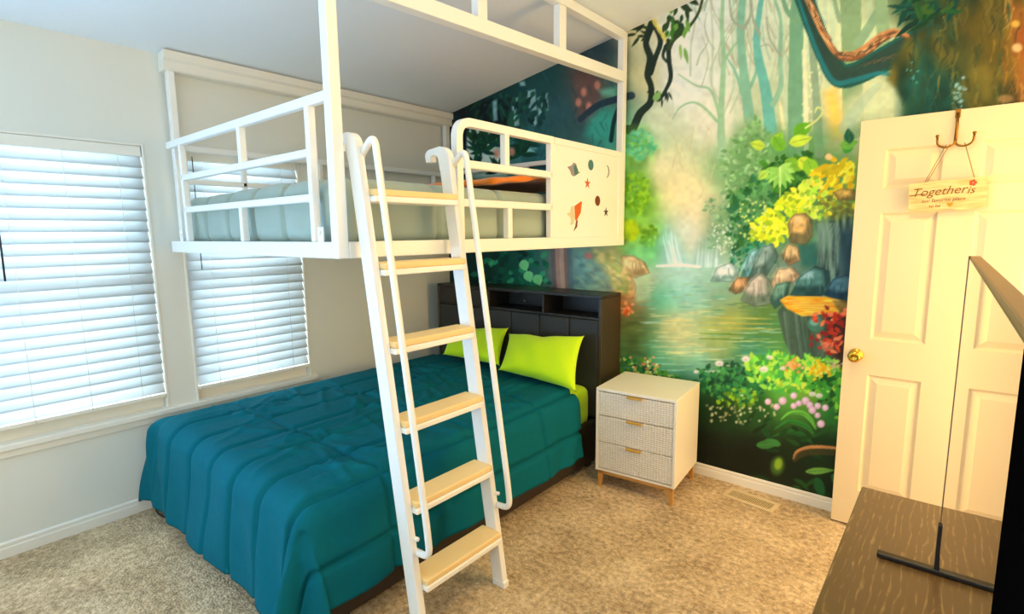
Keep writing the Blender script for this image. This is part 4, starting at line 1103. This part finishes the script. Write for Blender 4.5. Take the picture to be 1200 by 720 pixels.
# solid panel with cut-out shapes
pn = MB().box(LX - .028, LX - .006, 2.367, LY1 - P, 1.475, 1.999, .002)
pn.box(LX - .034, LX, 2.367, 3.1, 1.963, 1.999, .004)
pn.box(LX - .034, LX, LY1 - P - .035, LY1 - P, 1.475, 1.965, .003)
panel = pn.build('guard_panel', wm, loft)
# stickers on the panel
cols = {'teal': (70, 120, 120), 'grey': (150, 140, 150), 'orange': (214, 98, 30), 'brown': (120, 50, 30), 'dark': (70, 36, 40), 'pale': (214, 204, 170), 'rose': (190, 120, 110)}
SM = {k: mat('sticker_' + k, c, .5) for k, c in cols.items()}
def stick(name, pts, y, z, m, t=.0015, label=None):
    M = Matrix(((0, 0, 1, LX - .006), (1, 0, 0, y), (0, 1, 0, z), (0, 0, 0, 1)))
    o = MB().prism(pts, t, M).build(name, m, panel, fix=True)
    if label: o['label'] = label
    return o
def star(r, r2, rot=0): return [((r if i % 2 == 0 else r2) * math.cos(PI / 2 + rot + i * PI / 5), (r if i % 2 == 0 else r2) * math.sin(PI / 2 + rot + i * PI / 5)) for i in range(10)]
def disc(r, n=20, sx=1.): return [(r * sx * math.cos(2 * PI * i / n), r * math.sin(2 * PI * i / n)) for i in range(n)]
stick('planet_sticker', [(-.062, .010), (-.02, .022), (0, .040), (.025, .034), (.04, .0), (.065, -.012), (.03, -.022), (.005, -.036), (-.02, -.03), (-.035, -.006)], 2.555, 1.846, SM['grey'], label='grey ringed planet sticker')
stick('planet_sticker', [(-.01, .02), (.01, .030), (.034, .004), (.03, -.02), (.006, -.031), (-.004, -.012)], 2.565, 1.846, SM['teal'], .002, label='teal half of the ringed planet sticker')
stick('planet_sticker', disc(.030, sx=.95), 2.735, 1.888, SM['teal'], label='round teal planet sticker')
stick('moon_sticker', [(.034 * math.cos(a), .038 * math.sin(a)) for a in np.linspace(-1.45, 1.45, 12)] + [(-.004 + .026 * math.cos(a), .034 * math.sin(a)) for a in np.linspace(1.3, -1.3, 10)], 2.915, 1.866, SM['grey'], label='thin grey crescent moon sticker')
stick('star_sticker', star(.033, .012), 2.70, 1.781, SM['orange'], label='orange star sticker')
stick('planet_sticker', disc(.030, sx=.95), 2.815, 1.686, SM['brown'], label='round brown planet sticker')
stick('star_sticker', star(.030, .011), 2.915, 1.622, SM['dark'], label='dark star sticker')
stick('rocket_sticker', [(-.02, .055), (.05, .085), (.058, .08), (.045, .02), (.0, -.028), (-.01, -.02)], 2.585, 1.592, SM['orange'], label='orange rocket nose sticker')
stick('rocket_sticker', [(-.085, .01), (-.055, .02), (-.045, .05), (-.022, .055), (-.006, -.01), (-.02, -.045), (-.05, -.05), (-.04, -.02), (-.06, -.002)], 2.575, 1.592, SM['pale'], .002, label='pale rocket body sticker')
stick('rocket_sticker', [(-.005, -.03), (.012, -.02), (.006, -.06), (-.03, -.085), (-.012, -.055)], 2.588, 1.592, SM['brown'], label='brown rocket flame sticker')
# overhead truss: lower beam, ceiling beam, short posts
xb = LX - P / 2
MB().beam((xb, LY0 + P, 2.372), (xb, LY1 - P, 2.452), .052, .062).build('truss_beam', wm, loft)
MB().box(LX - P - .004, LX + .004, LY0 + P, LY1 - P, 2.672, ceil_z(LX - P) - .012, .003).build('ceiling_beam', wm, loft)
for yy in (1.80, 2.415):
    zb = 2.372 + .08 * (yy - LY0) / (LY1 - LY0)
    MB().box(LX - P, LX - .002, yy, yy + .06, zb + .033, 2.672, .003).build('truss_post', wm, loft)

# ladder
A0 = Vector((-1.405, 0, 0)); B0 = Vector((-1.69, 0, 1.9))
ld = (B0 - A0).normalized(); ln = Vector((ld.z, 0, -ld.x)) * 1.0
if ln.x < 0: ln = -ln
def lp(z, y, off=0):
    p = A0 + ld * (z / ld.z); return Vector((p.x, y, p.z)) + ln * off
ladder = thing('ladder', (-1.42, 1.35, 0), 'white steel ladder with pine treads leaning on the loft bed', 'ladder')
YL, YR = 1.135, 1.575
def stile(y, ztop):
    mb = MB()
    mb.beam(lp(.012, y), lp(ztop, y), .03, .062, up=ln, bev=.004)
    mb.box(lp(0, y).x - .034, lp(0, y).x + .034, y - .017, y + .017, 0, .03, .004)
    return mb
tf = Matrix.Identity(4)
mbl = stile(YL, 1.785); mbl.build('stile', wm, ladder)
mbr = stile(YR, 1.785); mbr.build('stile', wm, ladder)
# stile heads bend into hooks that curl over toward the mattress
for y in (YL, YR):
    o_ = lp(1.798, y)
    prof = [(-.0312, -.03), (.0312, -.03), (.0312, .006)]
    for q in range(9):
        a = q / 8 * PI / 2
        prof.append((-.025 + .056 * math.cos(a), .006 + .060 * math.sin(a)))
    prof += [(-.085, .068), (-.104, .060), (-.110, .046), (-.108, .020), (-.080, .018), (-.078, .038), (-.052, .040), (-.036, .030), (-.031, .012)]
    HM = Matrix(((ln.x, ld.x, 0, o_.x), (0, 0, 1, y - .0153), (ln.z, ld.z, 0, o_.z), (0, 0, 0, 1)))
    MB().prism(prof, .0306, HM).build('hook', wm, ladder)
for z in (.245, .530, .822, 1.108, 1.388, 1.648):
    c = lp(z, 0)
    st = MB().box(c.x - .045, c.x + .062, YL + .015, YR - .015, c.z - .034, c.z - .012, .004).build('step', wm, ladder)
    MB().box(c.x - .047, c.x + .058, YL + .016, YR - .016, c.z - .012, c.z + .012, .006).build('tread', MAT['tread'], st)
for y in (YL, YR):
    yo = y + .012
    pts = arc_path([lp(1.775, yo, .018), lp(1.83, yo, .105), lp(1.70, yo, .105), lp(.44, yo, .105), lp(.345, yo, .100), lp(.352, yo, .02)], .055, 7)
    mb = MB().tube(pts, .0125, 14)
    for zz in (.40,):
        mb.tube([lp(zz, yo, .02), lp(zz, yo, .045)], .008, 10)
    mb.build('handrail', wm, ladder)

# ------------------------------------------------------------------ loft mattress under its quilt, orange blanket
def rounded_slab(x0, x1, y0, y1, z0, z1, r, res, fn=None):
    """rounded cushion surface: a lat-long style warp of a box with superellipse sides"""
    mb = MB()
    nx = max(8, int((x1 - x0) / res)); ny = max(8, int((y1 - y0) / res)); nz = max(6, int((z1 - z0) / res))
    bm = bmesh.new()
    idx = {}
    def vert(i, j, k):
        key = (i, j, k)
        if key in idx: return idx[key]
        x = x0 + (x1 - x0) * i / nx; y = y0 + (y1 - y0) * j / ny; z = z0 + (z1 - z0) * k / nz
        c = Vector((min(max(x, x0 + r), x1 - r), min(max(y, y0 + r), y1 - r), min(max(z, z0 + r), z1 - r)))
        d = Vector((x, y, z)) - c
        n = d.normalized() if d.length > 1e-9 else Vector((0, 0, 0))
        p = c + n * r if d.length > 1e-9 else Vector((x, y, z))
        if fn: p = fn(p, n)
        idx[key] = len(mb.v); mb.v.append(tuple(p)); return idx[key]
    def face(a, b_, c, d):
        mb.f.append((a, b_, c, d)); mb.smooth.append(True)
    for i in range(nx):
        for j in range(ny):
            face(vert(i, j, nz), vert(i + 1, j, nz), vert(i + 1, j + 1, nz), vert(i, j + 1, nz))
            face(vert(i, j, 0), vert(i, j + 1, 0), vert(i + 1, j + 1, 0), vert(i + 1, j, 0))
    for i in range(nx):
        for k in range(nz):
            face(vert(i, 0, k), vert(i + 1, 0, k), vert(i + 1, 0, k + 1), vert(i, 0, k + 1))
            face(vert(i, ny, k), vert(i, ny, k + 1), vert(i + 1, ny, k + 1), vert(i + 1, ny, k))
    for j in range(ny):
        for k in range(nz):
            face(vert(0, j, k), vert(0, j, k + 1), vert(0, j + 1, k + 1), vert(0, j + 1, k))
            face(vert(nx, j, k), vert(nx, j + 1, k), vert(nx, j + 1, k + 1), vert(nx, j, k + 1))
    bm.free()
    return mb
def seam(t, pitch, w):
    d = abs((t / pitch) % 1 - .5) * 2      # 1 at seam, 0 mid
    d = (1 - d) * pitch / 2
    return math.exp(-(d / w) ** 2)
random.seed(3)
def loft_fn(p, n):
    s = max(seam(p.x + .06, .265, .013) if n.y < -.3 or n.z > .2 else 0, seam(p.y, .40, .013) if n.x > .3 or n.z > .2 else 0)
    w = .004 * math.sin(p.x * 21 + p.z * 13) * math.sin(p.y * 17 + p.z * 9)
    return p + n * (w - .03 * s) + Vector((0, 0, .02 * (p.z > 1.6) * math.sin(p.y * 3.0) * math.sin(p.x * 3.5)))
lm = rounded_slab(WX + .085, LX - .062, LY0 + .055, LY1 - .045, 1.448, 1.715, .07, .0125, loft_fn)
o = lm.build('mattress', MAT['quilt']); tag(o, 'grey teal quilted mattress lying on the white loft bed', 'mattress')
def or_fn(p, n):
    return p + n * .006 * math.sin(p.x * 31 + 1) * math.sin(p.y * 23) + Vector((0, 0, .018 + .05 * math.sin(max(0, min(1, (p.y - 2.0) / .98)) * PI * .8)))
o = rounded_slab(-2.55, -1.80, 2.0, 2.98, 1.722, 1.752, .014, .03, or_fn).build('blanket', MAT['orange'])
tag(o, 'orange blanket spread on top of the loft mattress', 'blanket')

# ------------------------------------------------------------------ lower bed
bed = thing('bed', (-2.5, 2.0, 0), 'black queen bed with bookcase headboard beneath the loft bed', 'bed')
HX0, HX1, HY0, HY1, HZ = -3.225, -1.702, 2.895, MY - .022, 1.105
hb = MB()
t = .022
hb.box(HX0, HX1, HY0, HY1, HZ - t, HZ, .003)                       # top
hb.box(HX0 + t, HX1 - t, HY1 - .012, HY1, 0, HZ - t)                # back
hb.box(HX0 + t, HX1 - t, HY0 + .012, HY1 - .012, .946, .960, .002)  # shelf board
for xx in (-2.675, -2.172):
    hb.box(xx, xx + .014, HY0 + .004, HY1 - .012, .960, HZ - t, .002)
hbo = hb.build('headboard', MAT['black_board'], bed)
MB().box(HX1 - t, HX1, HY0, HY1, 0, HZ - t, .003).build('side_panel', MAT['headboard_side'], hbo)
MB().box(HX0, HX0 + t, HY0, HY1, 0, HZ - t, .003).build('side_panel', MAT['headboard_side'], hbo)
MB().box(HX0 + t + .002, -2.677, HY0 + .004, HY0 + .02, .962, HZ - t - .002, .003).build('cubby_door', MAT['black_board'], hbo)
up = MB()
xs = [HX0 + t, -2.95, -2.70, -2.451, -2.196, -1.949, HX1 - t]
for a, b_ in zip(xs[:-1], xs[1:]):
    up.box(a + .001, b_ - .001, HY0 + .002, HY0 + .032, .30, .944, .012, seg=3)
up.build('upholstered_panel', MAT['uphol'], hbo)
MB().lathe([(.006, 0), (.006, .004), (.003, .006)], (-2.507, HY1 - .013, .992), (0, -1, 0), 12).build('socket_light', MAT['led'], hbo)
MB().box(-2.46, -2.41, HY0 + .05, HY0 + .09, HZ - t - .012, HZ - t, .002).build('shelf_clip', MAT['uphol'], hbo)
MB().box(-1.765, -1.72, .93, HY0, .03, .30, .012).build('side_rail', MAT['bed_rail'], bed)
MB().box(-3.27, -3.225, .93, HY0, .03, .30, .012).build('side_rail', MAT['bed_rail'], bed)
MB().box(-3.225, -1.765, .93, .975, .03, .30, .012).build('foot_rail', MAT['bed_rail'], bed)
MB().box(-3.225, -1.765, .975, HY0, .22, .25).build('slat_deck', MAT['black_board'], bed)
for (xx, yy) in ((-1.79, 1.0), (-3.25, 1.0), (-1.79, 2.8), (-3.25, 2.8)):
    MB().box(xx, xx + .05, yy, yy + .05, 0, .03).build('foot', MAT['black_board'], bed)
MB_m = rounded_slab(-3.222, -1.768, .98, HY0 - .004, .252, .518, .055, .03)
tag(MB_m.build('mattress', MAT['lime']), 'mattress in lime green sheet on the lower black bed', 'mattress')

# comforter: cloth flat coordinates folded over the mattress edges
CX0, CX1, CY0, CY1 = -3.235, -1.755, .90, 2.80
ZT = .536
def drape(s, t, Rr=.085):
    """s across (x), t along (y). Returns point and normal-ish"""
    ex = 0; sx = 0
    if s > CX1 - .03: ex = s - (CX1 - .03); sx = 1
    elif s < CX0 + .04: ex = (CX0 + .04) - s; sx = -1
    ey = 0; sy = 0
    if t < CY0 + .04: ey = (CY0 + .04) - t; sy = -1
    bx = min(max(s, CX0 + .04), CX1 - .03); by = max(t, CY0 + .04)
    d = (ex ** 4 + ey ** 4) ** .25
    if d < 1e-6:
        return Vector((bx, by, ZT)), Vector((0, 0, 1))
    dx = sx * ex; dy = sy * ey; l = math.hypot(dx, dy)
    dx /= l; dy /= l
    # quarter-round then near-vertical fall with slight flare
    q = Rr * PI / 2
    if d < q:
        a = d / Rr
        r = Rr * math.sin(a); z = -Rr * (1 - math.cos(a)); nz = math.cos(a); nr = math.sin(a)
    else:
        fall = d - q
        r = Rr + fall * .13; z = -Rr - fall * .99; nz = .13; nr = .99
    corner = 2 * ex * ey / (ex * ex + ey * ey + 1e-9)
    r *= 1 + (.12 if sx > 0 else .55) * corner
    return Vector((bx + dx * r, by + dy * r, ZT + z)), Vector((dx * nr, dy * nr, nz))
cf = MB()
ns, nt = 190, 190
smin, smax = CX0 - .30, CX1 + .40
tmin, tmax = CY0 - .445, CY1
rows = []
rnd = random.Random(11)
wr = [(rnd.uniform(-3.2, -1.8), rnd.uniform(1.0, 2.5), rnd.uniform(0, PI), rnd.uniform(.12, .3), rnd.uniform(.012, .022)) for _ in range(90)]
for j in range(nt + 1):
    row = []
    t = tmin + (tmax - tmin) * j / nt
    for i in range(ns + 1):
        s = smin + (smax - smin) * i / ns
        q_ = min(1, max(0, (s - CX1 + .45) / .5)); q_ = q_ * q_ * (3 - 2 * q_)
        tt = t - .19 * q_ * max(0, (j / nt - .6) / .4)
        p, n = drape(s, tt)
        a1 = seam(s + .10, .235, .012); a2 = seam(t - .10, .56, .011) if t > CY0 - .02 else 0
        h = .026 * (1 - max(a1, .7 * a2)) + .006 * math.sin(s * 7 + 1) * math.sin(t * 5.3)
        for (wx, wy_, wa, wl, ww) in wr:
            dxw = (s - wx) * math.cos(wa) + (t - wy_) * math.sin(wa)
            dyw = -(s - wx) * math.sin(wa) + (t - wy_) * math.cos(wa)
            if abs(dxw) < wl and abs(dyw) < .06:
                h += .013 * math.exp(-(dyw / ww) ** 2) * (1 - (dxw / wl) ** 2)
        if s < CX0 + .16: h *= max(0, (s - CX0 - .02) / .14) if s > CX0 + .02 else 0
        # hanging folds get deeper toward the hem
        if n.z < .6:
            ey = max(0, CY0 + .04 - t); ex = max(0, s - CX1 + .03)
            f = min(1, max(ex, ey) / .4)
            h += f * .012 * math.sin((s if ey > ex else t) * 15 + 2.0 * math.sin(5 * (s + t)))
            if ex > .1 and ey > .1: h += .03 * f * math.sin(math.atan2(ey, ex) * 6)
        p = p + n * h
        p.z = max(p.z, .018 + .01 * (i % 3 == 0))
        p.x = max(p.x, WX + .02)
        row.append(p)
    rows.append(row)
cf.grid(rows)
o = cf.build('comforter', MAT['teal'])
md = o.modifiers.new('thick', 'SOLIDIFY'); md.thickness = .014; md.offset = -1
tag(o, 'dark teal quilted comforter draped over the lower bed to the carpet', 'comforter')

# pillows
def pillow(name, corners, thick, label, seedv):
    """corners: bl, br, tr, tl"""
    bl, br, tr, tl = [Vector(c) for c in corners]
    nrm = ((br - bl).cross(tl - bl)).normalized()
    mb = MB(); n = 34; rr = random.Random(seedv)
    ph = [rr.uniform(0, 6) for _ in range(6)]
    def side(sg):
        rows = []
        for j in range(n + 1):
            row = []
            for i in range(n + 1):
                u = -1 + 2 * i / n; v = -1 + 2 * j / n
                pu = u * (1 - .10 * (1 - v * v) ** .7 * abs(u) ** 3); pv = v * (1 - .16 * (1 - u * u) ** .7 * abs(v) ** 3) - (.07 * math.exp(-((u - .05) / .3) ** 2) if v > 0 else 0) * v ** 3
                a = (pu + 1) / 2; b_ = (pv + 1) / 2
                p = (bl * (1 - a) + br * a) * (1 - b_) + (tl * (1 - a) + tr * a) * b_
                prof = max(0, (1 - u * u)) ** .45 * max(0, (1 - v * v)) ** .45
                wv = .07 * math.sin(5 * u + ph[0]) * math.sin(4 * v + ph[1]) + .05 * math.sin(9 * u + 3 * v + ph[2]) + .12 * math.exp(-((u - .05) / .10) ** 2) * (-1) * max(0, v) ** 2
                row.append(p + nrm * (sg * thick * prof * (1 + wv)))
            rows.append(row)
        return rows
    mb.grid(side(1)); mb.grid(side(-1), flip=True)
    me_o = mb.build(name, MAT['lime'], fix=False)
    bm = bmesh.new(); bm.from_mesh(me_o.data); bmesh.ops.remove_doubles(bm, verts=bm.verts, dist=.0004)
    bmesh.ops.recalc_face_normals(bm, faces=list(bm.faces)); bm.to_mesh(me_o.data); bm.free()
    tag(me_o, label, 'pillow', 'lime green pillows on the lower bed')
pillow('pillow', [(-2.27, 2.545, .610), (-1.655, 2.545, .572), (-1.765, 2.80, .86), (-2.40, 2.81, .80)], .072,
       'front lime green pillow leaning on headboard, nearer the nightstand', 4)
pillow('pillow', [(-2.86, 2.60, .62), (-2.30, 2.60, .62), (-2.42, 2.84, .835), (-3.03, 2.84, .775)], .06,
       'lime green pillow leaning on headboard, partly behind the ladder', 9)

# ------------------------------------------------------------------ nightstand
ang = math.radians(5.5)
NS = Matrix.Translation((-1.565, 2.612, 0)) @ Matrix.Rotation(ang, 4, 'Z')
nsd = thing('nightstand', (-1.565, 2.612, 0), 'cream nightstand with three woven front drawers and gold pulls', 'nightstand')
w, dp, zt0, zt1 = .472, .43, .105, .607
mb = MB()
mb.box(0, w, 0, dp, zt1 - .018, zt1, .003, NS).box(0, .016, 0, dp, zt0, zt1 - .018, .002, NS).box(w - .016, w, 0, dp, zt0, zt1 - .018, .002, NS)
mb.box(.016, w - .016, dp - .01, dp, zt0, zt1 - .018, 0, NS).box(.016, w - .016, 0.004, dp - .01, zt0, zt0 + .014, .001, NS)
mb.build('body', MAT['cabinet'], nsd)
zs = [zt0 + .016, .284, .444, zt1 - .020]
for a, b_ in zip(zs[:-1], zs[1:]):
    dr = MB().box(.018, w - .018, .003, .02, a + .002, b_ - .003, .002, NS).box(.03, w - .03, .02, dp - .02, a + .012, b_ - .02, 0, NS).build('drawer', MAT['woven'], nsd)
    MB().box(w / 2 - .045, w / 2 + .045, -.014, .004, b_ - .0055, b_ - .0025, .001, NS).box(w / 2 - .045, w / 2 + .045, -.016, -.013, b_ - .013, b_ - .0025, .001, NS).build('pull', MAT['gold'], dr)
mb = MB().box(.012, w - .012, .012, .03, zt0 - .022, zt0, .002, NS).box(.012, w - .012, dp - .03, dp - .012, zt0 - .022, zt0, .002, NS)
mb.box(.012, .03, .03, dp - .03, zt0 - .022, zt0, .002, NS).box(w - .03, w - .012, .03, dp - .03, zt0 - .022, zt0, .002, NS)
mb.build('base_frame', MAT['leg_wood'], nsd)
for (xx, yy, sx, sy) in ((.012, .012, 1, 1), (w - .012, .012, -1, 1), (.012, dp - .012, 1, -1), (w - .012, dp - .012, -1, -1)):
    mb = MB()
    T = [(xx, yy), (xx + sx * .034, yy), (xx + sx * .034, yy + sy * .034), (xx, yy + sy * .034)]
    B_ = [(xx, yy), (xx + sx * .018, yy), (xx + sx * .018, yy + sy * .018), (xx, yy + sy * .018)]
    vs = [NS @ Vector((a, b_, 0)) for a, b_ in B_] + [NS @ Vector((a, b_, zt0 - .002)) for a, b_ in T]
    mb.add(vs, [(0, 1, 2, 3), (4, 5, 6, 7), (0, 1, 5, 4), (1, 2, 6, 5), (2, 3, 7, 6), (3, 0, 4, 7)]).build('leg', MAT['leg_wood'], nsd)

# ------------------------------------------------------------------ floor register
vt = thing('floor_register', (-.79, 3.0, 0), 'cream slotted floor vent set in the carpet beside the mural', 'floor vent')
VM = Matrix.Translation((-.795, 3.005, 0)) @ Matrix.Rotation(math.radians(-7), 4, 'Z')
mb = MB()
hw, hd = .138, .062
mb.box(-hw, hw, -hd, -hd + .022, .001, .009, .002, VM).box(-hw, hw, hd - .022, hd, .001, .009, .002, VM)
mb.box(-hw, -hw + .022, -hd + .022, hd - .022, .001, .009, .002, VM).box(hw - .022, hw, -hd + .022, hd - .022, .001, .009, .002, VM)
mb.build('frame', MAT['vent'], vt)
lv = MB()
for i in range(22):
    xx = -hw + .028 + i * (2 * hw - .056) / 21
    lv.box(xx - .0022, xx + .0022, -hd + .020, hd - .020, .003, .008, 0, VM)
lv.build('louvres', MAT['vent'], vt)
MB().box(-hw + .02, hw - .02, -hd + .02, hd - .02, .0008, .0025, 0, VM).build('duct_shade', MAT['dark_slot'], vt)  # flat dark plate, its colour stands for the shade below the louvres

# cord on the carpet at the foot of the bed
pts = [(-3.32, .93, .20), (-3.31, .92, .08), (-3.335, .88, .012), (-3.30, .845, .008), (-3.22, .835, .008), (-3.12, .86, .008), (-3.06, .93, .008), (-3.05, 1.1, .008)]
def smooth_path(pts, n=8):
    P = [Vector(p) for p in pts]; out = []
    for i in range(len(P) - 1):
        p0 = P[max(i - 1, 0)]; p1 = P[i]; p2 = P[i + 1]; p3 = P[min(i + 2, len(P) - 1)]
        for k in range(n):
            t = k / n
            out.append(.5 * ((2 * p1) + (p2 - p0) * t + (2 * p0 - 5 * p1 + 4 * p2 - p3) * t * t + (3 * p1 - p0 - 3 * p2 + p3) * t ** 3))
    out.append(P[-1]); return out
o = MB().tube(smooth_path(pts), .004, 8).build('power_cord', MAT['cord'])
tag(o, 'thin black power cord looping on the carpet under the comforter corner', 'cord')

# ------------------------------------------------------------------ dresser and television
DX0, DX1, DYA, DYB, DZ = -.178, RX - .012, .30, 1.88, .714
drs = thing('dresser', (.12, 1.1, 0), 'dark espresso wood dresser with brushed grain under the television', 'dresser')
MB().box(DX0 + .02, DX1 - .005, DYA + .015, DYB - .015, .06, DZ - .026, .003).build('body', MAT['dresser'], drs)
MB().box(DX0, DX1, DYA, DYB, DZ - .026, DZ, .003).build('top', MAT['dresser'], drs)
MB().box(DX0 + .002, DX0 + .034, DYA + .002, DYB - .002, DZ - .004, DZ + .0012, .001).build('edge_band', MAT['dresser'], drs)
MB().box(DX0 + .05, DX1 - .02, DYA + .05, DYB - .05, 0, .06).build('plinth', MAT['dresser'], drs)
for r in range(3):
    for c in range(2):
        ya = DYA + .03 + c * .77; za = .075 + r * .203
        d = MB().box(DX0 + .004, DX0 + .019, ya, ya + .755, za, za + .195, .003).build('drawer', MAT['dresser'], drs)
        for q in (.2, .55):
            MB().lathe([(.006, 0), (.006, .012), (.014, .018), (.014, .024), (.006, .027)], (DX0 + .004, ya + q, za + .1), (-1, 0, 0), 16).build('knob', MAT['matte_black'], d)

TVA = math.radians(.9)
TY = 1.5; TXF = .013
tv = thing('television', (TXF, TY, DZ), 'flat black television on dresser, screen facing the bed', 'television')
# local frame: u runs from the far end toward the photographer, out = toward the room
def TVM():
    u = Vector((math.sin(TVA), -math.cos(TVA), 0)); outv = Vector((-math.cos(TVA), -math.sin(TVA), 0)); z = Vector((0, 0, 1))
    return Matrix(((u.x, -outv.x, z.x, TXF), (u.y, -outv.y, z.y, TY), (u.z, -outv.z, z.z, 0), (0, 0, 0, 1)))
TM = TVM()
TZ0, TZ1, TW = .835, 1.442, 1.30
STRIP_U = 1.106          # where the screen ends and a plain matte dark strip starts
MB().box(0, TW, .0015, .020, TZ0, TZ1, .003, TM).box(-.003, .005, -.0012, .018, TZ0, TZ1, .0008, TM).box(.12, TW - .12, .020, .055, TZ0 + .03, TZ1 - .10, .012, TM).build('casing', MAT['tv_frame'], tv)
MB().box(.004, STRIP_U, 0, .003, TZ0 + .006, TZ1 - .005, 0, TM).build('screen', MAT['screen'], tv)
MB().box(STRIP_U, TW - .002, -.0006, .003, TZ0 + .001, TZ1 - .006, .001, TM).build('dark_strip', MAT['matte_black'], tv)
for u0 in (0.0, 1.16):
    mb = MB().box(u0 + .002, u0 + .022, -.112, .100, DZ + .001, DZ + .013, .003, TM)
    mb.box(u0 + .001, u0 + .021, -.004, .014, DZ + .010, TZ0, .002, TM)
    mb.build('foot', MAT['tv_foot'], tv)

# ------------------------------------------------------------------ light
w = bpy.data.worlds.new('daylight'); sc.world = w; w.use_nodes = True
bg = w.node_tree.nodes['Background']
bg.inputs['Color'].default_value = (*lin((205, 228, 255)), 1); bg.inputs['Strength'].default_value = 1.5

def area(name, loc, rot, sx, sy, power, col):
    d = bpy.data.lights.new(name, 'AREA'); d.shape = 'RECTANGLE'; d.size = sx; d.size_y = sy
    d.energy = power; d.color = col
    o = bpy.data.objects.new(name, d); o.location = loc; o.rotation_euler = rot; COL.objects.link(o)
    return o
for nm, (a, b_) in (('daylight_outside_large_window', W1), ('daylight_outside_small_window', W2)):
    area(nm, (WX - .75, (a + b_) / 2, 1.30), (0, -PI / 2, 0), 2.4, (b_ - a) * 1.6, 115 * (b_ - a) / .9, (0.84, .95, 1.0))
area('cool_fill_outside_added_window', (WX - .32, (W3[0] + W3[1]) / 2, 1.0), (0, -PI / 2 - .7, 0), 1.3, .86, 72.2, (0.211, 0.526, 1.0))  # added upward fill through the unseen window, cools ceiling and left wall
area('rear_cool_fill', (-1.7, BY + .02, 1.45), (PI / 2 + .5, 0, 0), 1.6, 1.2, 23.76, (0.417, 0.778, 1.0))  # added cool fill in front of the solid rear wall, no window there
area('hall_light_through_doorway', (RX + .35, (DW0 + DW1) / 2, 1.25), (0, PI / 2, 0), 1.7, .75, 32.98, (1.0, 0.546, 0.062))
def bulb(name, loc, r, power, col):
    d = bpy.data.lights.new(name, 'POINT'); d.shadow_soft_size = r; d.energy = power; d.color = col
    o = bpy.data.objects.new(name, d); o.location = loc; COL.objects.link(o)
bulb('ceiling_lamp', (-.25, 1.6, 2.62), .14, 5.25, (1.0, 0.938, 0.625))
d = bpy.data.lights.new('ceiling_downlight', 'AREA'); d.shape = 'DISK'; d.size = .34
d.energy, d.color = (17.0, (1.0, 0.588, 0.118))
o = bpy.data.objects.new('ceiling_downlight', d); o.location = (-.25, 1.6, 2.76); COL.objects.link(o)
bulb('low_warm_fill', (-.5, -.6, 1.4), .3, 23.04, (1.0, 0.875, 0.675))  # added unseen fill near the camera, softens contrast; no lamp stands there

# ------------------------------------------------------------------ colour management
sc.view_settings.view_transform = 'Standard'
sc.view_settings.look = 'None'
sc.view_settings.exposure = 0.08
sc.view_settings.gamma = 1.0
sc.view_settings.use_curve_mapping = False
sc.cycles.max_bounces = 10
sc.cycles.diffuse_bounces = 6
sc.cycles.transparent_max_bounces = 16
sc.cycles.sample_clamp_indirect = 6.0
sc.cycles.use_denoising = True
